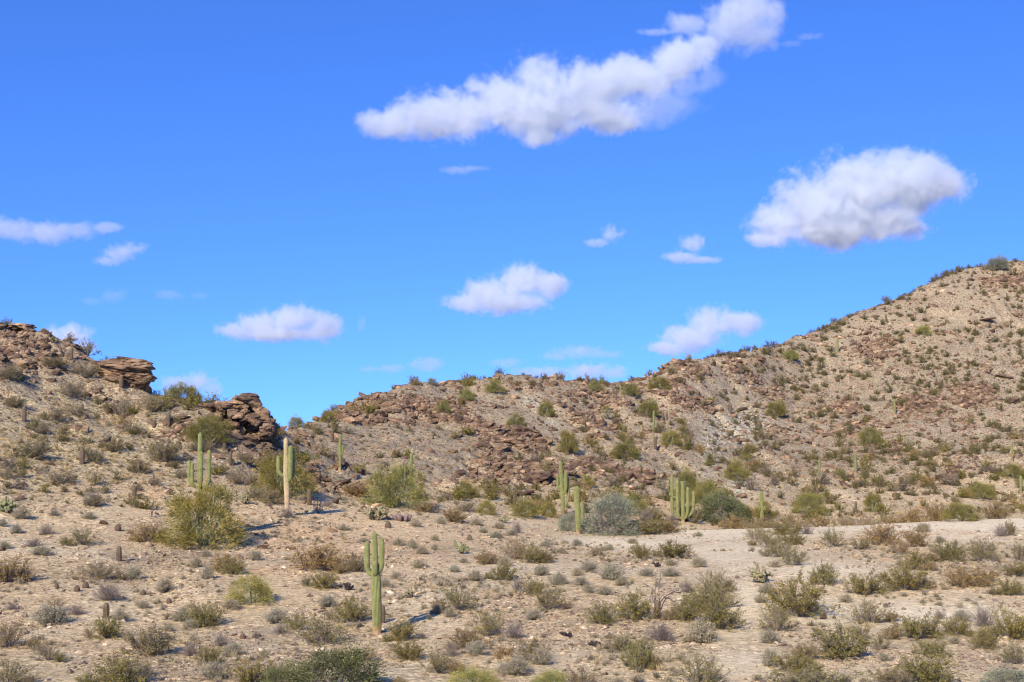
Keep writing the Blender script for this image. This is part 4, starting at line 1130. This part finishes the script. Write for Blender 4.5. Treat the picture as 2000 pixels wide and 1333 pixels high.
# ------------------------------------------------------------------ shrubs: (x, y of the foot, width, height) in photo pixels
CREO = {
 'olive': '162,1064,50,38 208,1247,55,50 402,1222,64,52 410,1298,48,36 232,1340,98,62 15,1340,74,56 495,1342,80,62 455,1122,42,34 635,1148,56,36 686,1216,60,50 578,1230,42,32 626,1258,98,62 797,1288,58,42 786,1252,54,46 '
   '857,1315,60,52 958,1242,72,56 897,1192,70,56 1046,1100,48,38 983,1134,48,36 1072,1190,62,52 1042,1162,42,34 1030,1292,72,50 1252,1092,38,32 1235,1210,74,56 1175,1218,54,42 1208,1272,52,40 1252,1307,68,62 1365,1345,100,72 '
   '1390,1160,62,50 1370,1196,74,54 1412,1186,62,50 1345,1212,62,48 1402,1228,84,58 1562,1204,104,88 1515,1232,64,52 1550,1314,70,44 1570,1352,124,50 1475,1054,42,30 1500,1070,52,38 1525,1088,56,38 1550,1105,56,36 1530,1044,60,30 1548,1064,44,28 '
   '1627,1068,44,42 1679,1074,44,28 1855,1097,54,46 1787,1113,52,38 1767,1152,78,56 1985,1126,46,30 1972,1162,46,34 1614,1142,50,46 1692,1162,72,50 1692,1217,76,50 1637,1285,98,72 1683,1249,42,32 1720,1269,38,36 1797,1247,82,50 '
   '1865,1240,50,40 1978,1246,76,60 1922,1268,48,40 1820,1282,58,36 1815,1338,104,66 1980,1297,52,46 1600,1352,150,52 1920,1097,62,50 1313,1090,66,36 1972,1046,26,28 1995,1097,32,44 1266,1044,70,34 1480,1330,24,14',
 'brown': '18,1137,76,56 15,1264,76,58 106,1196,36,34 440,1118,60,38 632,1114,104,54 690,1117,50,44 720,1292,32,30 910,1269,72,42 950,1102,46,26 1008,1092,54,42 1135,1345,78,46 1165,1086,32,22 1722,1064,70,44 1790,1068,46,38 '
   '1881,1146,64,44 1923,1137,48,30 1820,1097,26,20 779,1342,30,20 1225,1044,50,28 1300,1040,60,26 887,1020,46,30 1600,1030,50,28 1650,1034,50,30 1690,1026,44,26 1740,1024,50,28 1782,1024,52,34 1825,1022,42,36 1940,1022,52,32 1560,1030,54,24 '
   '1430,1032,50,24 1478,1028,56,24 1515,1030,50,22 830,1000,46,24 700,970,60,30 465,945,44,30 290,1058,72,38 1755,1082,44,30 1040,998,40,26 1105,1020,36,26',
 'dusty': '195,1131,72,36 288,1277,88,60 143,777,56,38 245,817,48,40 108,822,46,28 65,894,58,38 220,882,40,28 182,902,40,28 322,903,62,48 255,847,36,32 272,924,40,30 120,945,54,30 300,805,40,32 18,742,42,32 10,934,38,26 74,847,46,26 30,797,36,24 '
   '105,717,42,24 164,738,52,32 150,812,36,24 390,885,44,26 182,989,34,24 913,1000,44,24 1738,1340,62,40 93,1290,50,38 430,925,30,20 355,935,36,22 205,690,0,0 385,975,0,0 480,905,34,22 540,905,36,24 505,975,50,26 530,985,46,30',
}
BURS = {
 'grey': '260,1131,38,26 322,1158,44,28 100,1218,88,34 358,1213,44,26 372,1228,34,18 450,1191,46,19 540,1218,56,28 455,1279,46,22 420,1328,66,32 383,1108,30,19 405,1131,32,28 402,1088,22,14 498,1095,34,19 42,1013,40,24 5,1029,24,16 30,1041,32,16 '
   '8,1072,32,14 175,1014,28,14 640,1186,42,22 849,1056,20,12 779,1066,30,15 806,1072,28,16 824,1082,30,16 848,1075,20,12 818,1110,32,17 887,1118,24,14 773,1131,24,13 928,1135,40,20 987,1106,32,20 1042,1211,42,20 1058,1125,38,20 1090,1142,38,24 1055,1298,52,32 '
   '930,1279,52,26 854,1199,26,20 878,1206,26,18 812,1029,28,14 860,1023,24,12 974,1033,30,12 968,1051,32,13 944,1041,24,10 1126,1066,28,12 1065,1069,26,12 1363,1048,22,9 1192,1132,60,32 1126,1125,32,15 1150,1117,42,20 1262,1126,36,16 1310,1126,40,17 1310,1105,32,12 '
   '1364,1108,40,20 1135,1143,32,16 1148,1158,28,15 1180,1162,38,18 1215,1144,36,16 1370,1254,74,44 1497,1158,36,20 1486,1178,30,16 1504,1256,46,26 1504,1302,44,34 1207,1340,42,16 1803,1040,38,18 1878,1213,42,20 1865,1258,24,14 1653,1177,32,16 235,1215,40,26 '
   '327,1233,30,13 279,1188,28,15 752,1146,26,16 1010,1318,80,30 740,1040,0,0 671,1036,36,10 930,1026,30,14 1000,1046,28,12 1725,1291,30,14 80,1084,52,16 710,1060,26,10 1705,1036,28,12 1835,1060,26,12 1235,1062,26,10 1190,1075,26,12 905,1100,22,10 1095,1080,24,12',
 'purple': '90,1044,40,22 106,1008,30,14 65,1068,52,19 182,988,46,32 210,1173,80,38 148,1201,46,24 23,1191,30,16 548,1239,44,22 430,1263,44,28 372,1281,46,28 288,1321,40,27 499,1247,18,16 824,1248,22,14 881,1282,40,32 1003,1248,54,36 1010,1157,36,28 '
   '1061,1246,18,10 1342,1158,36,26 1290,1252,80,38 1577,1044,32,20 1835,1210,34,20 1920,1224,54,42 1725,1290,0,0 1955,1048,38,26 1165,1030,0,0 560,1012,40,22 1010,1042,26,24 1260,1016,40,18 1310,1030,30,14 440,1000,36,18 640,990,30,14',
}
for table, lib_of, nm, cat, noun, grp in ((CREO, ('creosote', 'creosote', 'sparse'), 'creosote_bush', 'bush', 'creosote bush', 'creosote bushes'), (BURS, ('bursage',), 'bursage_bush', 'bush', 'low bursage', 'low twiggy bursage bushes')):
    for tint, txt in table.items():
        for item in txt.split():
            px, py, w, h = map(int, item.split(','))
            if w == 0: continue
            if nm == 'creosote_bush': w, h = w * 1.12, h * .92
            if nm == 'creosote_bush' and w > 50 and py > 1050 and RP.random() < .62:
                k = RP.choice((-1, 1)); f = RP.uniform(.34, .55)
                plant(RP.choice(lib_of), nm, cat, noun, px + k * w * RP.uniform(.4, .62), py + RP.uniform(-6, 5), w * f, h * f, RP.choice(('brown', 'olive', 'dusty')), grp)
            plant('dead' if tint == 'purple' else RP.choice(lib_of), nm, cat, noun, px, py, w, h, tint, grp)
# small hillside shrubs read from the photo, then the rest of the scatter
small_fo = []
for k in range(8):
    fo, st = bush(120 + k, 'small')
    a = Acc(); a.v = fo.v + st.v; a.f = fo.f + [f + fo.n for f in st.f]; a.r = fo.r + [np.full(sum(len(v) for v in st.v), .3)]
    small_fo.append(a)
SM = [a.mesh('hill_shrub', M_LEAF) for a in small_fo]
HS = ('1550,932,24,18 1592,949,22,16 1741,926,24,15 1718,952,30,18 1680,952,28,17 1762,946,20,12 1772,968,20,14 1523,975,20,16 1614,970,18,14 1624,985,22,15 1637,997,30,18 1878,936,32,19 1822,922,22,14 1468,958,32,25 1500,932,24,18 1640,929,28,16 '
      '1387,790,26,16 1466,880,26,17 1387,908,24,22 1147,832,24,14 1943,764,24,18 1826,773,26,14 1865,752,22,16 1469,887,28,16 1694,803,22,14 1835,812,22,14 1607,815,22,14 1850,698,22,12 1799,710,20,12 1772,713,20,12 1695,713,24,13 1884,887,24,15 1823,893,26,16 '
      '1775,872,30,20 1952,842,20,13 1923,878,20,14 1832,866,20,13 1613,758,20,14 1845,945,22,12 1900,955,22,14 1660,905,24,14')
hs = [tuple(map(int, t.split(','))) for t in HS.split()]
items = []
for px, py, w, h in hs:
    p = at(px, py); items.append((p.x, p.y, p.z, w * p.y / F, h * p.y / F))
rs = np.random.RandomState(90)
dn = np.where(hills, np.clip(0.30 + 1.1 * fbm2(GX * .1 + 3, GYY * .08, 3) + .5 * (gully < .04) + .4 * (PX < 560), .06, 1) * (1 - .55 * rocky), 0)
q = sample_ground(2000, -30, 2030, 84, 338, dn, 61, 2.2)
for p in q:
    w = (.45 + rs.uniform(0, 1) ** 2.2 * 1.9) * (0.6 if p[1] < 125 else 1); items.append((p[0], p[1], p[2], w, w * rs.uniform(.5, .75)))
# skyline shrubs along the crests
for px in np.concatenate([np.arange(640, 1320, 21), np.arange(1420, 2000, 15)]):
    px = px + rs.uniform(-14, 14)
    if rs.uniform() < .45: continue
    y = float(pchip(CA, CY[:, 10], np.array([(px - W0 / 2) / F]))[0]) - rs.uniform(0, 2)
    x = (px - W0 / 2) / F * y
    w = .5 + rs.uniform(0, 1) ** 2 * 2.0; items.append((x, y, float(terrain_z(x, y)), w, w * rs.uniform(.45, .75)))
items.sort(key=lambda t: -t[3] / t[1])
tints = ['olive', 'dusty', 'brown', 'dusty', 'olive', 'purple', 'grey']
for i, (x, y, z, w, h) in enumerate(items[:285]):
    t = tints[rs.choice(7, p=[.3, .25, .17, .05, .08, .1, .05])]
    o = link('hill_shrub', SM[rs.randint(8)], None, (x, y, z - .02), rs.uniform(0, 6.28), (w / 1.45, w / 1.45, h))
    c = TINT[t]; j = rs.uniform(.8, 1.15); o.color = (c[0] * j, c[1] * j, c[2] * j, 1)
    zn = zone_name((x, y)); tag(o, None, 'bush', f'small shrubs dotted over the {zn} hill'); qx, qy = project(x, y, z); register(o, 'h', qx, qy, f'small {WORD[t]}', 'hillside shrub', w)
rest = items[285:]
tm = [(np.concatenate(a.v) , a) for a in small_fo]
V, Fc, R = [], [], []; off = 0
for i, (x, y, z, w, h) in enumerate(rest):
    v0, a = tm[rs.randint(8)]
    an = rs.uniform(0, 6.28); v = rotz(v0, an) * np.array([w / 1.45, w / 1.45, h]) + np.array([x, y, z - .02])
    V.append(v); Fc += [f + off for f in a.f]; R.append(np.concatenate(a.r)); off += len(v)
o = tag(link('distant_shrubs', make_mesh('distant_shrubs', np.concatenate(V), Fc, M_LEAF, {'rnd': np.concatenate(R)})), kind='stuff'); o.color = (.175, .15, .065, 1)
write_labels()
# ------------------------------------------------------------------ clouds: bodies of vapour far beyond the hills
CY0 = 2600.0
def cloud(label, ell, dens=0.05, edge=0.7, nscale=0.011, namp=1.0, wisp=0.0):
    nscale *= 1.25; edge = max(edge, .8); dens *= 1.0
    """ell: (photo x, photo y, half width, half height) of the puffs; a closed hull filled with vapour whose density thins out in tatters"""
    k = CY0 / F
    cs = []
    rs = np.random.RandomState(int(ell[0][0]) % 1000)
    for (x, y, rx, ry) in ell:
        if rx > 30: rx, ry = rx * .9, ry * .88
        c = np.array(cam_xyz(x, y, CY0)); c[1] += rs.uniform(-.25, .25) * ry * k
        cs.append((c, np.array([rx * k, (rx * .5 + ry * .5) * k * .85, ry * k])))
    origin = np.mean([c for c, _ in cs], axis=0)
    bm = bmesh.new()
    for c, r in cs:
        q = bmesh.ops.create_icosphere(bm, subdivisions=3, radius=1.0)
        for vtx in q['verts']:
            vtx.co = Vector(c - origin) + Vector([vtx.co[i] * r[i] * 1.5 for i in range(3)])
    me = bpy.data.meshes.new('cloud'); bm.to_mesh(me); bm.free()
    o = link('cloud', me, None, tuple(origin))
    md = o.modifiers.new('hull', 'REMESH'); md.mode = 'VOXEL'; md.voxel_size = min(min(r) for _, r in cs) * .34
    dg = bpy.context.evaluated_depsgraph_get()
    new = bpy.data.meshes.new_from_object(o.evaluated_get(dg)); new.name = 'cloud'
    o.modifiers.clear(); o.data = new; bpy.data.meshes.remove(me)
    m = bpy.data.materials.new('cloud_vapour'); m.use_nodes = True; nt = m.node_tree
    nt.nodes.remove(nt.nodes['Principled BSDF'])
    pv = nt.nodes.new('ShaderNodeVolumePrincipled')
    pv.inputs['Color'].default_value = (0.86, 0.89, 0.925, 1); pv.inputs['Anisotropy'].default_value = 0.15
    tc = N(nt, 'ShaderNodeTexCoord')
    wn_ = N(nt, 'ShaderNodeTexNoise', i_Scale=nscale * .9, i_Detail=1.0)
    nt.links.new(tc.outputs['Object'], wn_.inputs['Vector'])
    best = None
    for c, r in cs:
        mp = N(nt, 'ShaderNodeMapping'); mp.vector_type = 'POINT'
        mp.inputs['Scale'].default_value = tuple(1 / r); mp.inputs['Location'].default_value = tuple(-(c - origin) / r)
        nt.links.new(tc.outputs['Object'], mp.inputs['Vector'])
        ln = N(nt, 'ShaderNodeVectorMath', operation='LENGTH'); nt.links.new(mp.outputs[0], ln.inputs[0])
        if best is None: best = ln.outputs['Value']
        else:
            sm = N(nt, 'ShaderNodeMath', operation='SMOOTH_MIN'); sm.inputs[2].default_value = 0.4
            nt.links.new(best, sm.inputs[0]); nt.links.new(ln.outputs['Value'], sm.inputs[1]); best = sm.outputs[0]
    no = N(nt, 'ShaderNodeTexNoise', i_Scale=nscale, i_Detail=9.0, i_Roughness=0.66, i_Distortion=0.3)
    nt.links.new(tc.outputs['Object'], no.inputs['Vector'])
    n2_ = N(nt, 'ShaderNodeTexNoise', i_Scale=nscale * 4.5, i_Detail=5.0, i_Roughness=0.6)
    nt.links.new(tc.outputs['Object'], n2_.inputs['Vector'])
    mm = N(nt, 'ShaderNodeMath', operation='MULTIPLY_ADD'); mm.inputs[1].default_value = 0.42; mm.inputs[2].default_value = -0.21
    nt.links.new(n2_.outputs['Fac'], mm.inputs[0])
    ms = N(nt, 'ShaderNodeMath', operation='ADD'); nt.links.new(no.outputs['Fac'], ms.inputs[0]); nt.links.new(mm.outputs[0], ms.inputs[1])
    # density = dens * clamp((edge_level + noise - distance) * sharpness)
    a = N(nt, 'ShaderNodeMath', operation='MULTIPLY_ADD'); a.inputs[1].default_value = 3.0 * namp; a.inputs[2].default_value = 1.22 - 1.5 * namp - wisp
    nt.links.new(ms.outputs[0], a.inputs[0])
    s = N(nt, 'ShaderNodeMath', operation='SUBTRACT'); nt.links.new(a.outputs[0], s.inputs[0]); nt.links.new(best, s.inputs[1])
    g = N(nt, 'ShaderNodeMapRange'); g.clamp = True; g.interpolation_type = 'SMOOTHSTEP'
    g.inputs['From Min'].default_value = 0.0; g.inputs['From Max'].default_value = edge; g.inputs['To Min'].default_value = 0; g.inputs['To Max'].default_value = dens
    nt.links.new(s.outputs[0], g.inputs['Value'])
    nt.links.new(g.outputs[0], pv.inputs['Density'])
    nt.links.new(pv.outputs[0], nt.nodes['Material Output'].inputs['Volume'])
    new.materials.clear(); new.materials.append(m)
    tag(o, label, 'cloud', 'fair weather clouds in the blue sky')
    return o
cloud('long white cloud stretching diagonally across the upper sky', [(765, 245, 62, 36), (835, 225, 72, 50), (910, 228, 75, 48), (985, 190, 70, 60), (1050, 160, 58, 62), (1070, 215, 100, 55), (1150, 178, 85, 62), (1235, 150, 85, 50), (1320, 116, 72, 40), (1370, 92, 34, 30), (1190, 225, 85, 34), (1060, 268, 45, 20), (930, 170, 26, 14)], 0.045)
cloud('thin ragged cloud fringe under the right end of the long cloud', [(1290, 205, 85, 38), (1345, 165, 55, 35), (1385, 150, 30, 28), (1250, 225, 60, 30)], 0.008, .8)
cloud('grey-white cloud cut by the top edge', [(1440, 45, 78, 62), (1345, 42, 58, 24), (1465, 8, 56, 50), (1478, 72, 44, 32), (1280, 62, 36, 9), (1405, 80, 32, 18)], 0.026, .9)
cloud('largest puffy white cloud over the right hill', [(1525, 440, 62, 42), (1595, 400, 82, 72), (1680, 368, 92, 76), (1768, 358, 88, 72), (1842, 355, 52, 48), (1625, 448, 100, 38), (1722, 432, 90, 40), (1500, 468, 42, 18), (1780, 310, 40, 26)], 0.06)
cloud('oval white cloud above the middle summit', [(905, 594, 46, 22), (955, 572, 60, 38), (1022, 548, 55, 38), (1068, 558, 42, 26), (1000, 590, 70, 24)], 0.05, .6, .014)
cloud('flat-bottomed white cloud left of centre above the sky gap', [(457, 645, 38, 20), (512, 633, 55, 30), (572, 624, 58, 30), (632, 642, 46, 26), (550, 652, 90, 16)], 0.05, .6, .014)
cloud('white cloud low over the left part of the right hill', [(1300, 680, 52, 16), (1352, 658, 62, 30), (1385, 630, 52, 36), (1432, 632, 55, 25)], 0.045, .6, .014)
cloud('small white cloud resting behind the top left ridge', [(105, 655, 32, 22), (142, 655, 40, 26), (158, 675, 28, 20), (110, 680, 50, 20)], 0.05, .6, .016)
cloud('grey-white cloud behind the green skyline tree', [(345, 748, 36, 18), (385, 745, 42, 22), (415, 758, 22, 16)], 0.03, .6, .016)
cloud('tiny white cloud right of centre', [(1195, 457, 24, 17), (1165, 474, 24, 8)], 0.03, .6, .018)
cloud('small white cloud left of the largest one', [(1352, 476, 34, 20), (1330, 502, 36, 12), (1372, 508, 40, 8)], 0.04, .6, .016)
cloud('flat greyish cloud at the left edge', [(20, 448, 62, 26), (95, 452, 60, 24), (150, 450, 45, 20), (205, 445, 40, 10)], 0.022, .7, .014)
cloud('small wispy cloud below the left edge cloud', [(238, 494, 40, 20), (262, 486, 26, 14), (210, 510, 28, 8)], 0.024, .6, .016)
cloud('hazy cloud bank right behind the middle summit', [(1055, 727, 50, 13), (1150, 725, 55, 19), (1190, 728, 30, 12)], 0.028, .6, .016)
cloud('thin cloud above the bank behind the middle summit', [(1130, 686, 50, 15), (1165, 692, 45, 10), (1085, 695, 30, 9)], 0.016, .7, .016)
cloud('thin low cloud just left of the middle summit', [(992, 708, 38, 11)], 0.016, .7, .018)
cloud('faint pair of cloud puffs low over the middle hill left shoulder', [(828, 713, 42, 15), (768, 719, 30, 9), (720, 721, 22, 6)], 0.016, .7, .018)
cloud('faint wisp under the long diagonal cloud', [(897, 332, 40, 9), (925, 330, 40, 6)], 0.014, .7, .018)
cloud('faint wisp in the lower left sky', [(222, 578, 28, 15), (178, 588, 20, 8)], 0.007, .7, .018)
cloud('faint wisps left of the flat-bottomed cloud', [(330, 575, 30, 10), (390, 578, 20, 8)], 0.008, .7, .018)
cloud('faint vertical wisp right of the flat-bottomed cloud', [(707, 630, 9, 16)], 0.012, .7, .02)
cloud('faint wisp near the top right corner', [(1580, 72, 34, 9), (1545, 85, 20, 6)], 0.010, .7, .018)
